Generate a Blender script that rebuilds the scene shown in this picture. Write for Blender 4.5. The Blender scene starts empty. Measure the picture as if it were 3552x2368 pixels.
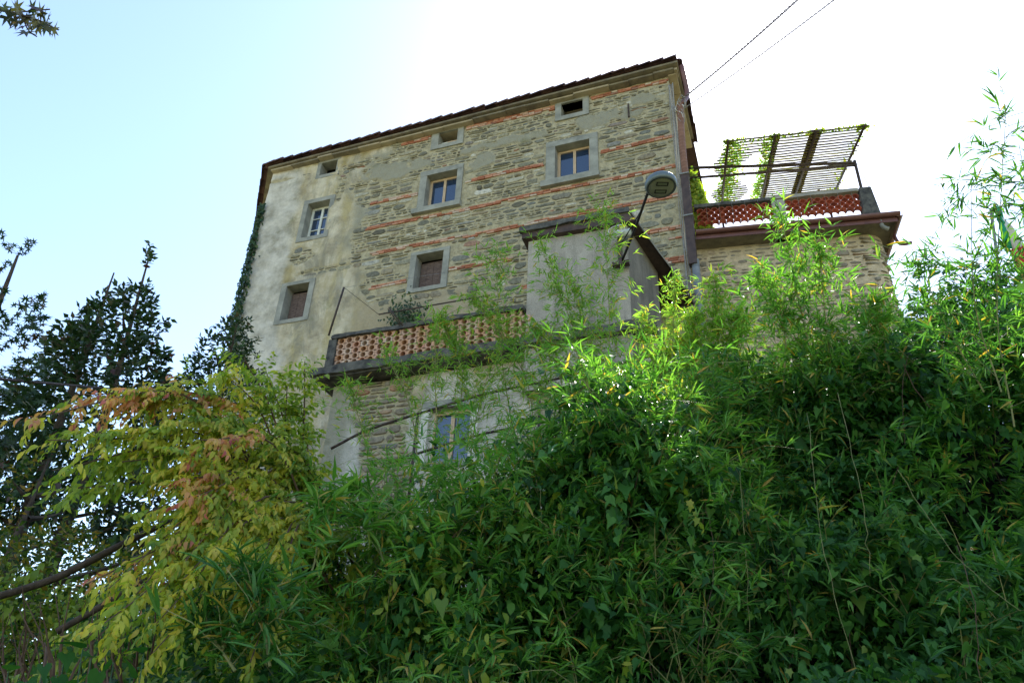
import bpy, math, random
import numpy as np
from mathutils import Matrix, Vector
random.seed(7); rng = np.random.default_rng(11)
sc = bpy.context.scene; col = sc.collection
# ---------------------------------------------------------------- camera, world, sun, exposure
F = 2763.0
_up = np.array([204., 4584., -F]); _up /= np.linalg.norm(_up)
_fw = np.array([0, 0, -1.]); _h = _fw - _fw.dot(_up)*_up; _h /= np.linalg.norm(_h)
R = np.array([np.cross(_h, _up), _h, _up])
cd = bpy.data.cameras.new('camera'); cam = bpy.data.objects.new('camera', cd); col.objects.link(cam)
cd.sensor_width = 36; cd.lens = 36*F/3552; cd.clip_start = .05; cd.clip_end = 3000
m = Matrix(R.tolist()).to_4x4(); cam.matrix_world = m; sc.camera = cam
SUN_AZ, SUN_EL = math.radians(21.4), math.radians(49)
world = bpy.data.worlds.new('World'); sc.world = world; world.use_nodes = True
wn = world.node_tree.nodes; wl = world.node_tree.links
sky = wn.new('ShaderNodeTexSky'); sky.sky_type = 'NISHITA'; sky.sun_disc = False
sky.sun_elevation = SUN_EL; sky.sun_rotation = SUN_AZ; sky.air_density = 1.1; sky.dust_density = .45; sky.ozone_density = 1.0
bg = wn['Background']; bg.inputs['Strength'].default_value = 0.115
wl.new(sky.outputs[0], bg.inputs['Color'])
sl = bpy.data.lights.new('sun', 'SUN'); so = bpy.data.objects.new('sun', sl); col.objects.link(so)
sl.energy = 4.6; sl.angle = math.radians(.5); sl.color = (1, .95, .86)
sd = Vector((math.sin(SUN_AZ)*math.cos(SUN_EL), math.cos(SUN_AZ)*math.cos(SUN_EL), math.sin(SUN_EL)))
so.rotation_euler = sd.to_track_quat('Z', 'Y').to_euler(); so.location = (20, 20, 60)
sc.view_settings.view_transform = 'Standard'; sc.view_settings.look = 'None'
sc.view_settings.exposure = 1.66; sc.view_settings.gamma = 1; sc.view_settings.use_curve_mapping = False
sc.render.engine = 'CYCLES'
# ---------------------------------------------------------------- frames of reference (metres; camera eye at the origin, ground at -1.6)
U = np.array([.93547597, -.35339031, 0]); N = np.array([.35339031, .93547597, 0]); Z = np.array([0, 0, 1.])
azw = math.radians(102.6); Uw = np.array([math.sin(azw), math.cos(azw), 0]); Nw = np.array([-Uw[1], Uw[0], 0])
DW = 15.915
def fac(u, w, v):            # facade frame: u along, w out of the wall, v up
    u, w, v = np.broadcast_arrays(np.asarray(u, float), w, v)
    return u[..., None]*U + (16-w)[..., None]*N + v[..., None]*Z
def wng(s, w, v):            # terrace wing frame
    s, w, v = np.broadcast_arrays(np.asarray(s, float), w, v)
    return s[..., None]*Uw + (DW-w)[..., None]*Nw + v[..., None]*Z
def ray(X, Y):
    k = 3552/2352; c = R @ np.array([X*k-1776, -(Y*k-1184), -F]); return c/np.linalg.norm(c)
def P(X, Y, d): return ray(X, Y)*d
# ---------------------------------------------------------------- numpy noise
_perm = rng.random((64, 64, 64))
def vn(p):
    p = np.asarray(p, float); i = np.floor(p).astype(int); f = p-i; f = f*f*(3-2*f); r = 0
    for a in (0, 1):
        for b in (0, 1):
            for c in (0, 1):
                w = (f[..., 0] if a else 1-f[..., 0])*(f[..., 1] if b else 1-f[..., 1])*(f[..., 2] if c else 1-f[..., 2])
                r = r + w*_perm[(i[..., 0]+a) % 64, (i[..., 1]+b) % 64, (i[..., 2]+c) % 64]
    return r
def fbm(p, o=4):
    p = np.asarray(p, float); s = 0; a = .5; t = 0
    for k in range(o): s = s + a*vn(p*2**k + 17.3*k); t += a; a *= .5
    return s/t
def f2(u, v, sc_=1., z=0., o=4):
    u, v = np.broadcast_arrays(np.asarray(u, float), v)
    return fbm(np.stack([u*sc_, v*sc_, np.full(u.shape, z)], -1), o)
# ---------------------------------------------------------------- materials
def new_mat(name):
    m = bpy.data.materials.new(name); m.use_nodes = True; nt = m.node_tree
    return m, nt, nt.nodes['Principled BSDF'], nt.nodes.new, nt.links.new
def ramp(nt, stops, interp='LINEAR'):
    r = nt.nodes.new('ShaderNodeValToRGB'); r.color_ramp.interpolation = interp
    e = r.color_ramp.elements
    while len(e) < len(stops): e.new(.5)
    for k, (p, c) in enumerate(stops): e[k].position = p; e[k].color = (*c, 1)
    return r
def noise(nt, scale, detail=5, vec=None, rough=.55, stretch=None):
    n = nt.nodes.new('ShaderNodeTexNoise'); n.inputs['Scale'].default_value = scale
    n.inputs['Detail'].default_value = detail; n.inputs['Roughness'].default_value = rough
    if vec is None:
        g = nt.nodes.new('ShaderNodeNewGeometry'); vec = g.outputs['Position']
    if stretch:
        mp = nt.nodes.new('ShaderNodeMapping'); mp.inputs['Scale'].default_value = stretch
        nt.links.new(vec, mp.inputs['Vector']); vec = mp.outputs[0]
    nt.links.new(vec, n.inputs['Vector']); return n
def mix(nt, fac_, a, b, mode='MIX'):
    x = nt.nodes.new('ShaderNodeMix'); x.data_type = 'RGBA'; x.blend_type = mode
    for s, v in ((0, fac_), (6, a), (7, b)):
        if hasattr(v, 'is_linked') or isinstance(v, bpy.types.NodeSocket): nt.links.new(v, x.inputs[s])
        elif s == 0: x.inputs[0].default_value = v
        else: x.inputs[s].default_value = (*v, 1)
    return x.outputs[2]
def rnd(nt):                 # one random number per loose piece, whether it is an object or an island of a mesh
    g = nt.nodes.new('ShaderNodeNewGeometry'); o = nt.nodes.new('ShaderNodeObjectInfo')
    a = nt.nodes.new('ShaderNodeMath'); a.operation = 'ADD'
    nt.links.new(g.outputs['Random Per Island'], a.inputs[0]); nt.links.new(o.outputs['Random'], a.inputs[1])
    b = nt.nodes.new('ShaderNodeMath'); b.operation = 'FRACT'; nt.links.new(a.outputs[0], b.inputs[0]); return b.outputs[0]
def bump(nt, h, strength=.3, dist=.02):
    b = nt.nodes.new('ShaderNodeBump'); b.inputs['Strength'].default_value = strength; b.inputs['Distance'].default_value = dist
    nt.links.new(h, b.inputs['Height']); nt.links.new(b.outputs[0], nt.nodes['Principled BSDF'].inputs['Normal'])
def mat_piece(name, stops, rough=.9, nscale=12, dark=.55, bs=.5):
    m, nt, bs_, nd, ln = new_mat(name)
    r = ramp(nt, stops); ln(rnd(nt), r.inputs[0])
    n = noise(nt, nscale, 8, rough=.65); rr = ramp(nt, [(.3, (dark,)*3), (.55, (1, 1, 1)), (.75, (1.25, 1.25, 1.25))]); ln(n.outputs[0], rr.inputs[0])
    c = mix(nt, 1, r.outputs[0], rr.outputs[0], 'MULTIPLY')
    ln(c, bs_.inputs['Base Color']); bs_.inputs['Roughness'].default_value = rough
    bs_.inputs['Specular IOR Level'].default_value = .25
    n2 = noise(nt, nscale*4, 6); bump(nt, n2.outputs[0], bs, .015); return m
def mat_flat(name, c1, c2, scale=6, rough=.8, metal=0, bs=.25, stretch=None, spec=.3, pos=(.35, .65)):
    m, nt, b, nd, ln = new_mat(name)
    n = noise(nt, scale, 7, stretch=stretch, rough=.65); r = ramp(nt, [(pos[0], c1), (pos[1], c2)]); ln(n.outputs[0], r.inputs[0])
    ln(r.outputs[0], b.inputs['Base Color']); b.inputs['Roughness'].default_value = rough; b.inputs['Metallic'].default_value = metal
    b.inputs['Specular IOR Level'].default_value = spec
    n2 = noise(nt, scale*6, 5, stretch=stretch); bump(nt, n2.outputs[0], bs, .01); return m
def mat_leaf(name, stops, trans=.35, rough=.42, interp='LINEAR', spec=.35, tgain=1.5):
    m, nt, b, nd, ln = new_mat(name)
    r = ramp(nt, stops, interp); ln(rnd(nt), r.inputs[0])
    n = noise(nt, 2.2, 3); rr = ramp(nt, [(.3, (.75, .8, .8)), (.7, (1.2, 1.15, 1.0))]); ln(n.outputs[0], rr.inputs[0])
    c = mix(nt, 1, r.outputs[0], rr.outputs[0], 'MULTIPLY')
    ln(c, b.inputs['Base Color']); b.inputs['Roughness'].default_value = rough; b.inputs['Specular IOR Level'].default_value = spec
    t = nd('ShaderNodeBsdfTranslucent'); c2 = mix(nt, 1, c, (tgain*1.15, tgain*1.25, tgain*.55), 'MULTIPLY'); ln(c2, t.inputs['Color'])
    mx = nd('ShaderNodeMixShader'); mx.inputs[0].default_value = trans
    ln(b.outputs[0], mx.inputs[1]); ln(t.outputs[0], mx.inputs[2]); ln(mx.outputs[0], nt.nodes['Material Output'].inputs['Surface'])
    return m
M = {}
M['stone'] = mat_piece('rubble_stone', [(0, (.12, .11, .08)), (.15, (.27, .25, .17)), (.3, (.165, .16, .125)), (.48, (.33, .305, .21)), (.62, (.175, .18, .16)), (.75, (.27, .225, .15)), (.87, (.41, .385, .29)), (.95, (.58, .55, .46)), (.975, (.22, .22, .2)), (1, (.36, .2, .13))], nscale=13, dark=.5, bs=1.0)
M['stone_wing'] = mat_piece('wing_stone', [(0, (.19, .16, .12)), (.4, (.28, .24, .175)), (.7, (.23, .215, .19)), (.92, (.4, .34, .24)), (1, (.36, .2, .13))], nscale=9)
M['brick'] = mat_piece('red_brick', [(0, (.3, .11, .06)), (.3, (.42, .16, .09)), (.6, (.5, .24, .15)), (.8, (.52, .34, .25)), (.9, (.58, .48, .38)), (1, (.26, .1, .065))], nscale=14, dark=.7)
M['tile'] = mat_piece('roof_tile', [(0, (.05, .026, .03)), (.5, (.08, .042, .042)), (1, (.13, .07, .06))], nscale=10)
M['scale_tile'] = mat_piece('terracotta_tile', [(0, (.34, .085, .05)), (.5, (.42, .11, .06)), (1, (.25, .07, .05))], nscale=10)
M['hollow'] = mat_piece('hollow_clay', [(0, (.5, .25, .16)), (.4, (.52, .34, .25)), (.8, (.5, .27, .15)), (1, (.56, .42, .33))], nscale=10, dark=.75)
M['frame_stone'] = mat_flat('grey_sandstone', (.2, .2, .175), (.33, .325, .28), 3, .9)
M['concrete'] = mat_flat('stained_concrete', (.23, .215, .185), (.36, .335, .285), 1.4, .95, bs=.5)
M['dark_concrete'] = mat_flat('blackened_concrete', (.03, .03, .032), (.13, .125, .11), 5, .95, bs=.6)
M['slate'] = mat_flat('eave_slab', (.13, .11, .085), (.25, .215, .15), 3, .9, bs=.3)
M['eave_plaster'] = mat_flat('eave_plaster', (.3, .25, .17), (.42, .35, .24), 3, .9)
M['cream_wood'] = mat_flat('cream_painted_wood', (.5, .36, .22), (.6, .45, .3), 10, .6)
M['white_wood'] = mat_flat('white_painted_wood', (.55, .56, .5), (.72, .73, .66), 10, .6)
M['old_wood'] = mat_flat('weathered_planks', (.07, .045, .038), (.2, .145, .125), 8, .9, bs=.8, stretch=(1, 1, 7))
M['brown_metal'] = mat_flat('brown_gutter', (.11, .045, .04), (.16, .07, .06), 4, .45, .1, .05, spec=.5)
M['dark_iron'] = mat_flat('rusty_iron', (.035, .025, .02), (.1, .07, .055), 20, .7, .3)
M['pipe_brown'] = mat_flat('brown_pipe', (.16, .075, .045), (.24, .12, .075), 6, .6)
M['pipe_grey'] = mat_flat('grey_pipe', (.16, .165, .16), (.26, .265, .25), 6, .5)
M['casing'] = mat_flat('dark_casing', (.045, .03, .028), (.09, .06, .05), 6, .6)
M['lamp_shell'] = mat_flat('lamp_shell', (.1, .13, .14), (.13, .16, .17), 3, .4, .2, .03, spec=.5)
M['lamp_glass'] = mat_flat('lamp_glass', (.2, .22, .15), (.24, .26, .18), 4, .25, 0, .02, spec=.6)
M['black'] = mat_flat('black_rubber', (.012, .012, .012), (.02, .02, .02), 4, .6)
M['cable'] = mat_flat('cable_sheath', (.16, .15, .14), (.4, .38, .34), 30, .6)
M['white_cable'] = mat_flat('white_cable', (.6, .6, .58), (.7, .7, .68), 10, .5)
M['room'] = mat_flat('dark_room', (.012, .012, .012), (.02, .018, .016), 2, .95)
M['mat_reed'] = mat_flat('reed_mat', (.10, .055, .03), (.2, .12, .06), 12, .9)
M['bark'] = mat_flat('bark', (.045, .032, .022), (.11, .08, .055), 14, .95, bs=.8)
M['twig'] = mat_flat('twig_bark', (.09, .05, .035), (.16, .1, .06), 14, .9)
M['cane'] = mat_flat('bamboo_cane', (.14, .16, .05), (.3, .27, .1), 6, .6)
M['soil'] = mat_flat('soil_shade', (.006, .008, .004), (.02, .02, .01), 3, 1, bs=1)  # soil painted near-black so gaps between leaves read as deep shade
M['dry'] = mat_flat('dry_grass', (.22, .16, .08), (.38, .3, .17), 10, .9)
M['white_wash'] = mat_flat('limewashed_reveal', (.5, .47, .4), (.68, .65, .58), 4, .9)
def glass_mat():
    m, nt, b, nd, ln = new_mat('window_glass'); b.inputs['Base Color'].default_value = (.012, .03, .07, 1)
    b.inputs['Roughness'].default_value = .03; b.inputs['IOR'].default_value = 1.7; b.inputs['Specular IOR Level'].default_value = .9
    n = noise(nt, 1.2, 2); bump(nt, n.outputs[0], .06, .05); return m
M['glass'] = glass_mat()
# wall render: mortar + plasters, mixed by the 'plaster' attribute baked on the wall relief
def wall_mat(name, mort, pl_a, pl_b, stain=True):
    m, nt, b, nd, ln = new_mat(name)
    uv = nd('ShaderNodeUVMap'); uv.uv_map = 'UVMap'
    n1 = noise(nt, 7, 8, rough=.7); rm = ramp(nt, [(.3, tuple(x*.55 for x in mort)), (.5, mort), (.72, tuple(min(1, x*1.35) for x in mort))]); ln(n1.outputs[0], rm.inputs[0])
    at = nd('ShaderNodeAttribute'); at.attribute_name = 'plaster'
    n2 = noise(nt, 1.3, 9, vec=uv.outputs[0], rough=.68); rp = ramp(nt, [(.3, tuple(x*.5 for x in pl_a)), (.46, pl_a), (.62, pl_b), (.8, tuple(min(1, x*1.15) for x in pl_b))]); ln(n2.outputs[0], rp.inputs[0])
    c = rp.outputs[0]
    if stain:
        n3 = noise(nt, 1.0, 6, vec=uv.outputs[0], stretch=(2.2, .45, 1)); r3 = ramp(nt, [(.46, (0, 0, 0)), (.64, (.5, .5, .5))]); ln(n3.outputs[0], r3.inputs[0])
        c = mix(nt, r3.outputs[0], c, (.36, .28, .07))
        n4 = noise(nt, 1.0, 8, vec=uv.outputs[0], stretch=(1.4, .6, 1), rough=.7); n4.inputs['Distortion'].default_value = .6
        r4 = ramp(nt, [(.48, (0, 0, 0)), (.62, (.8, .8, .8))]); ln(n4.outputs[0], r4.inputs[0])
        c = mix(nt, r4.outputs[0], c, (.25, .235, .18))
    # the far left edge is the palest lime coat; the upper patches are grey cement
    at2 = nd('ShaderNodeAttribute'); at2.attribute_name = 'kind'
    rp2 = ramp(nt, [(.34, (0, 0, 0)), (.6, (1, 1, 1))]); ln(n2.outputs[0], rp2.inputs[0])
    sep = nd('ShaderNodeSeparateColor'); ln(at2.outputs['Color'], sep.inputs[0])
    c = mix(nt, sep.outputs[0], c, mix(nt, rp2.outputs[0], (.32, .295, .235), (.68, .635, .55)))
    c = mix(nt, sep.outputs[1], c, mix(nt, n1.outputs[0], (.25, .235, .175), (.4, .375, .28)))
    c = mix(nt, sep.outputs[2], c, mix(nt, n1.outputs[0], (.3, .25, .16), (.5, .42, .28)))
    c = mix(nt, at.outputs['Fac'], rm.outputs[0], c)
    # moss
    n5 = noise(nt, .9, 8, vec=uv.outputs[0], rough=.7); r5 = ramp(nt, [(.58, (0, 0, 0)), (.7, (.55, .55, .55))]); ln(n5.outputs[0], r5.inputs[0])
    c = mix(nt, r5.outputs[0], c, (.13, .14, .045))
    ln(c, b.inputs['Base Color']); b.inputs['Roughness'].default_value = .95; b.inputs['Specular IOR Level'].default_value = .15
    n6 = noise(nt, 22, 8, rough=.7); bump(nt, n6.outputs[0], 1.0, .05); return m
M['wall'] = wall_mat('old_wall', (.43, .375, .245), (.5, .43, .3), (.66, .59, .44))
M['wall_wing'] = wall_mat('wing_wall', (.56, .45, .3), (.48, .4, .27), (.54, .45, .31), False)
# leaves
G = lambda *a: a
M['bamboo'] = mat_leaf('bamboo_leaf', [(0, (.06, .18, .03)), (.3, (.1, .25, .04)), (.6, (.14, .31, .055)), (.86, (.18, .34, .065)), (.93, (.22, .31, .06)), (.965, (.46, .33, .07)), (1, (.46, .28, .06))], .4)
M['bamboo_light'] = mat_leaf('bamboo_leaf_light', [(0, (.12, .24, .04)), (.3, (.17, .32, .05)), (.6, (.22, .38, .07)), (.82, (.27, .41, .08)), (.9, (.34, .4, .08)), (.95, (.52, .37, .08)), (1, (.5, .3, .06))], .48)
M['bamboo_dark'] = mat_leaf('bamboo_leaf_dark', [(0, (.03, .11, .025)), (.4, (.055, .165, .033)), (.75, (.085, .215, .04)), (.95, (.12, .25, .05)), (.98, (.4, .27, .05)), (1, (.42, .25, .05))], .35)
M['creeper'] = mat_leaf('creeper_leaf', [(0, (.016, .065, .014)), (.4, (.034, .115, .022)), (.75, (.06, .17, .03)), (.96, (.1, .22, .035)), (1, (.2, .24, .05))], .35, .5, spec=.22)
M['ivy'] = mat_leaf('ivy_leaf', [(0, (.012, .035, .014)), (.6, (.025, .065, .02)), (1, (.05, .1, .03))], .2, .4)
M['yellow'] = mat_leaf('yellow_leaf', [(0, (.28, .33, .035)), (.3, (.44, .44, .05)), (.65, (.56, .5, .07)), (.9, (.6, .43, .08)), (1, (.24, .34, .045))], .4, .5)
M['lime'] = mat_leaf('lime_leaf', [(0, (.11, .2, .025)), (.4, (.22, .3, .035)), (.8, (.3, .37, .045)), (1, (.42, .4, .06))], .4, .5)
M['pink'] = mat_leaf('pink_leaf', [(0, (.58, .4, .09)), (.3, (.62, .3, .12)), (.55, (.6, .22, .12)), (.75, (.6, .4, .1)), (.9, (.55, .17, .12)), (1, (.4, .08, .11))], .35, .5)
M['tree'] = mat_leaf('tree_leaf', [(0, (.015, .035, .018)), (.6, (.03, .065, .025)), (.9, (.05, .09, .03)), (1, (.1, .045, .045))], .25)
M['maple'] = mat_leaf('maple_leaf', [(0, (.015, .03, .018)), (.5, (.03, .03, .02)), (.75, (.05, .05, .018)), (1, (.055, .02, .03))], .2)
M['backwood'] = mat_leaf('back_leaf', [(0, (.02, .05, .015)), (.5, (.06, .1, .02)), (.8, (.16, .15, .03)), (1, (.28, .15, .03))], .45)
M['broad'] = mat_leaf('broad_leaf', [(0, (.025, .09, .018)), (1, (.05, .14, .03))], .35, .65, spec=.1)
M['broadstem'] = mat_flat('leaf_stalk', (.03, .08, .03), (.05, .11, .04), 5, .6)
M['grass'] = mat_leaf('grass_blade', [(0, (.04, .11, .03)), (.7, (.08, .17, .05)), (.85, (.25, .2, .09)), (1, (.33, .26, .13))], .3)
def flag_mat(nm, c): return mat_flat(nm, tuple(x*.9 for x in c), c, 5, .8)
M['fgreen'] = flag_mat('flag_green', (.02, .32, .16)); M['fwhite'] = flag_mat('flag_white', (.75, .75, .75)); M['fred'] = flag_mat('flag_red', (.6, .04, .05))
# ---------------------------------------------------------------- object helpers
def _setup(o, label=None, cat=None, group=None, kind=None):
    if label: o['label'] = label
    if cat: o['category'] = cat
    if group: o['group'] = group
    if kind: o['kind'] = kind
    return o
def thing(name, loc, label, cat, group=None):
    o = bpy.data.objects.new(name, None); o.empty_display_size = .2; col.objects.link(o); o.location = tuple(map(float, loc)); return _setup(o, label, cat, group)
def rootloc(o):
    l = np.array(o.location)
    while o.parent: o = o.parent; l = l + np.array(o.location)
    return l
def mesh(name, V, Fc, mats, smooth=False, mid=None):
    me = bpy.data.meshes.new(name)
    V = np.asarray(V, np.float32)
    if isinstance(Fc, np.ndarray):
        n, k = Fc.shape; me.vertices.add(len(V)); me.vertices.foreach_set('co', V.ravel())
        me.loops.add(n*k); me.loops.foreach_set('vertex_index', Fc.astype(np.int32).ravel())
        me.polygons.add(n); me.polygons.foreach_set('loop_start', np.arange(0, n*k, k, dtype=np.int32)); me.polygons.foreach_set('loop_total', np.full(n, k, np.int32))
        if mid is not None: me.polygons.foreach_set('material_index', mid.astype(np.int32))
        me.update(calc_edges=True)
    else:
        me.from_pydata([tuple(map(float, v)) for v in V], [], [tuple(int(i) for i in f) for f in Fc])
    for mm in (mats if isinstance(mats, (list, tuple)) else [mats]): me.materials.append(mm)
    if smooth: me.polygons.foreach_set('use_smooth', [True]*len(me.polygons))
    return me
def part(name, V, Fc, mat, parent=None, smooth=False, mid=None, loc=None, **kw):
    V = np.asarray(V, float)
    off = rootloc(parent) if parent else (np.asarray(loc, float) if loc is not None else V.mean(0))
    o = bpy.data.objects.new(name, mesh(name, V-off, Fc, mat, smooth, mid)); col.objects.link(o)
    if parent: o.parent = parent
    else: o.location = tuple(off)
    return _setup(o, **kw)
def piece(name, me, B, parent):     # B: 4x4 world matrix
    o = bpy.data.objects.new(name, me); col.objects.link(o); o.parent = parent
    B = np.array(B, float); B[:3, 3] -= rootloc(parent); o.matrix_local = Matrix(B.tolist()); return o
def basis(x, y, z, p, s=(1, 1, 1)):
    B = np.eye(4); B[:3, 0] = np.asarray(x)*s[0]; B[:3, 1] = np.asarray(y)*s[1]; B[:3, 2] = np.asarray(z)*s[2]; B[:3, 3] = p; return B
class MB:
    def __init__(s): s.V = []; s.F = []; s.n = 0; s.M = []
    def add(s, V, Fc, mi=0):
        V = np.asarray(V, float).reshape(-1, 3); s.V.append(V); s.F += [tuple(i+s.n for i in f) for f in Fc]; s.M += [mi]*len(Fc); s.n += len(V)
    def box(s, fr, a0, a1, w0, w1, v0, v1, mi=0):   # box in a wall frame
        c = [fr(a, w, v) for a in (a0, a1) for w in (w0, w1) for v in (v0, v1)]
        s.add(c, [(0, 1, 3, 2), (4, 6, 7, 5), (0, 4, 5, 1), (2, 3, 7, 6), (0, 2, 6, 4), (1, 5, 7, 3)], mi)
    def tube(s, pts, r, k=6, mi=0, cap=True):
        pts = np.asarray(pts, float); n = len(pts); r = np.broadcast_to(r, (n,)); T = np.gradient(pts, axis=0)
        T /= np.linalg.norm(T, axis=1)[:, None]+1e-9; ref = np.array([0, 0, 1.]) if abs(T[0][2]) < .9 else np.array([1., 0, 0])
        A = np.cross(T, ref); A /= np.linalg.norm(A, axis=1)[:, None]+1e-9; Bn = np.cross(T, A); th = np.arange(k)*2*math.pi/k
        V = pts[:, None]+(A[:, None]*np.cos(th)[None, :, None]+Bn[:, None]*np.sin(th)[None, :, None])*r[:, None, None]
        Fc = [(i*k+j, i*k+(j+1) % k, (i+1)*k+(j+1) % k, (i+1)*k+j) for i in range(n-1) for j in range(k)]
        if cap: Fc += [tuple(range(k))[::-1], tuple((n-1)*k+j for j in range(k))]
        s.add(V, Fc, mi)
    def build(s, name, mat, parent=None, **kw):
        return part(name, np.concatenate(s.V), s.F, mat, parent, mid=None if not isinstance(mat, list) else None, **kw) if not isinstance(mat, list) else s._bm(name, mat, parent, **kw)
    def _bm(s, name, mat, parent, **kw):
        o = part(name, np.concatenate(s.V), s.F, mat, parent, **kw); o.data.polygons.foreach_set('material_index', s.M); return o
def box(name, fr, a0, a1, w0, w1, v0, v1, mat, parent=None, **kw):
    b = MB(); b.box(fr, a0, a1, w0, w1, v0, v1); return b.build(name, mat, parent, **kw)
def curve_pts(ctrl, n=12):
    c = np.asarray(ctrl, float)
    if len(c) == 2: return c[0]+(c[1]-c[0])*np.linspace(0, 1, n)[:, None]
    t = np.linspace(0, len(c)-1, n); out = []
    e = np.vstack([2*c[0]-c[1], c, 2*c[-1]-c[-2]])
    for x in t:
        i = min(int(x), len(c)-2); u = x-i; p0, p1, p2, p3 = e[i:i+4]
        out.append(.5*((2*p1)+(-p0+p2)*u+(2*p0-5*p1+4*p2-p3)*u*u+(-p0+3*p1-3*p2+p3)*u**3))
    return np.array(out)
# ================================================================ THE STONE HOUSE
house = thing('stone_house', fac(-8.2, 0, 3), 'tall old rubble-stone house with brick bands and peeling plaster above the thicket', 'house')
UL, UR, VB, VT = -14.85, -1.62, 2.0, 18.62
def vtop(u): return 18.36+.14*(u-UL)/(UR-UL)
WIN = dict(w11=(-12.95, -12.35, 17.68, 18.2), w12=(-8.76, -8.12, 17.8, 18.31), w13=(-4.8, -4.14, 17.8, 18.3),
           w21=(-13.13, -12.33, 15.15, 16.52), w22=(-9.0, -8.0, 15.3, 16.6), w23=(-4.97, -3.96, 15.33, 16.63),
           w31=(-13.24, -12.46, 12.15, 13.36), w32=(-9.02, -8.18, 12.45, 13.6))
OUT = dict(w11=(-13.08, -12.22, 17.55, 18.33), w12=(-9.0, -7.92, 17.65, 18.44), w13=(-4.98, -3.96, 17.64, 18.4),
           w21=(-13.3, -12.17, 15.0, 16.68), w22=(-9.22, -7.82, 15.28, 16.79), w23=(-5.24, -3.72, 15.28, 16.83),
           w31=(-13.43, -12.28, 12.02, 13.48), w32=(-9.2, -8.0, 12.32, 13.71))
BANDS = [(18.24, -10.1, -9.05), (18.26, -7.9, -5.0), (18.25, -3.93, UR), (15.97, -10.9, -9.25), (16.04, -7.8, -5.3), (16.06, -3.7, UR),
         (14.98, -10.95, UR), (13.98, -10.6, UR), (12.94, -2.75, UR), (12.9, -8.0, -6.1), (12.77, -10.45, -9.25), (12.61, -2.0, UR), (11.93, -5.9, UR)]
def smooth(a, b, x): t = np.clip((x-a)/(b-a), 0, 1); return t*t*(3-2*t)
def plaster(u, v):          # >0 where the render still covers the stones
    u, v = np.broadcast_arrays(np.asarray(u, float), v)
    n = f2(u, v, .9, 3.1)-.5; n2 = f2(u, v, 3.2, 9.7)-.5
    edge = np.interp(v, [8, 11.5, 12.6, 13.2, 15, 17, 18.6], [-6, -8.5, -10.7, -10.8, -11.1, -11.5, -11.4])
    a = (edge-u)*.6 + n*1.2 + n2*.6                    # left part
    for (cu, cv, ru, rv) in ((-12.05, 17.35, .16, .75), (-13.0, 14.45, .38, .28), (-12.0, 13.75, .85, .1), (-11.6, 17.9, .5, .25), (-14.25, 17.95, .55, .12)):
        a = np.minimum(a, (np.sqrt(((u-cu)/ru)**2+((v-cv)/rv)**2)-1)*.5+n2*.8)
    low = np.interp(u, [-11.6, -10, -9, -7.5, -6, -4.6, -4, -3.4, -2.2, -1.6], [17.9, 18.5, 18.5, 18.33, 18.36, 18.3, 18.33, 18.34, 18.6, 18.38])
    a = np.maximum(a, (v-low)*3+n2*1.2*(v < 18.4))
    for (cu, cv, ru, rv, k) in ((-10.3, 17.15, 1.3, .33, 1), (-6.6, 17.28, 1.7, .2, 1), (-3.6, 17.3, .9, .3, 1), (-2.3, 17.75, .5, .22, 1), (-7.2, 16.75, .5, .3, 1), (-10.7, 18.1, .5, .3, 1), (-8.6, 11.7, 3.2, .5, .8), (-3.2, 13.4, .5, .12, 1)):
        a = np.maximum(a, (1-np.sqrt(((u-cu)/ru)**2+((v-cv)/rv)**2))*.6*k+n2*1.3-.05)
    return a
def relief(u, v):
    pm = plaster(u, v); k = smooth(-.05, .09, pm)
    base = .012+(f2(u, v, 5, 1.3)-.5)*.05
    coat = .05+(f2(u, v, 1.4, 5.)-.5)*.07+(f2(u, v, 6, 2.)-.5)*.04
    return base*(1-k)+coat*k, k
def wall_relief(name, fr, a0, a1, v0, v1, step, hole, relf, kindf, mat, parent, vtopf=None):
    na = int((a1-a0)/step)+1; nv = int((v1-v0)/step)+1
    A, V_ = np.meshgrid(np.linspace(a0, a1, na), np.linspace(v0, v1, nv)); 
    if vtopf is not None: V_ = np.minimum(V_, vtopf(A))
    H, K = relf(A, V_); pts = fr(A, H, V_).reshape(-1, 3)
    ii, jj = np.meshgrid(np.arange(nv-1), np.arange(na-1), indexing='ij'); ii = ii.ravel(); jj = jj.ravel()
    ca = (A[ii, jj]+A[ii, jj+1])/2; cv = (V_[ii, jj]+V_[ii+1, jj])/2; keep = ~hole(ca, cv)
    ii = ii[keep]; jj = jj[keep]; Fc = np.stack([ii*na+jj, ii*na+jj+1, (ii+1)*na+jj+1, (ii+1)*na+jj], 1)
    o = part(name, pts, Fc, mat, parent, smooth=True); me = o.data
    at = me.attributes.new('plaster', 'FLOAT', 'POINT'); at.data.foreach_set('value', K.ravel().astype(np.float32))
    kc = np.ones((A.size, 4), np.float32); kc[:, :3] = kindf(A, V_).reshape(-1, 3)
    at = me.attributes.new('kind', 'FLOAT_COLOR', 'POINT'); at.data.foreach_set('color', kc.ravel())
    uvl = me.uv_layers.new(name='UVMap'); uvv = np.stack([A.ravel(), V_.ravel()], 1)[Fc.ravel()]; uvl.data.foreach_set('uv', uvv.astype(np.float32).ravel())
    return o
def hole_main(u, v):
    h = np.zeros(u.shape, bool)
    for a, b, c, d in WIN.values(): h |= (u > a-.03) & (u < b+.03) & (v > c-.03) & (v < d+.03)
    return h
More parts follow.
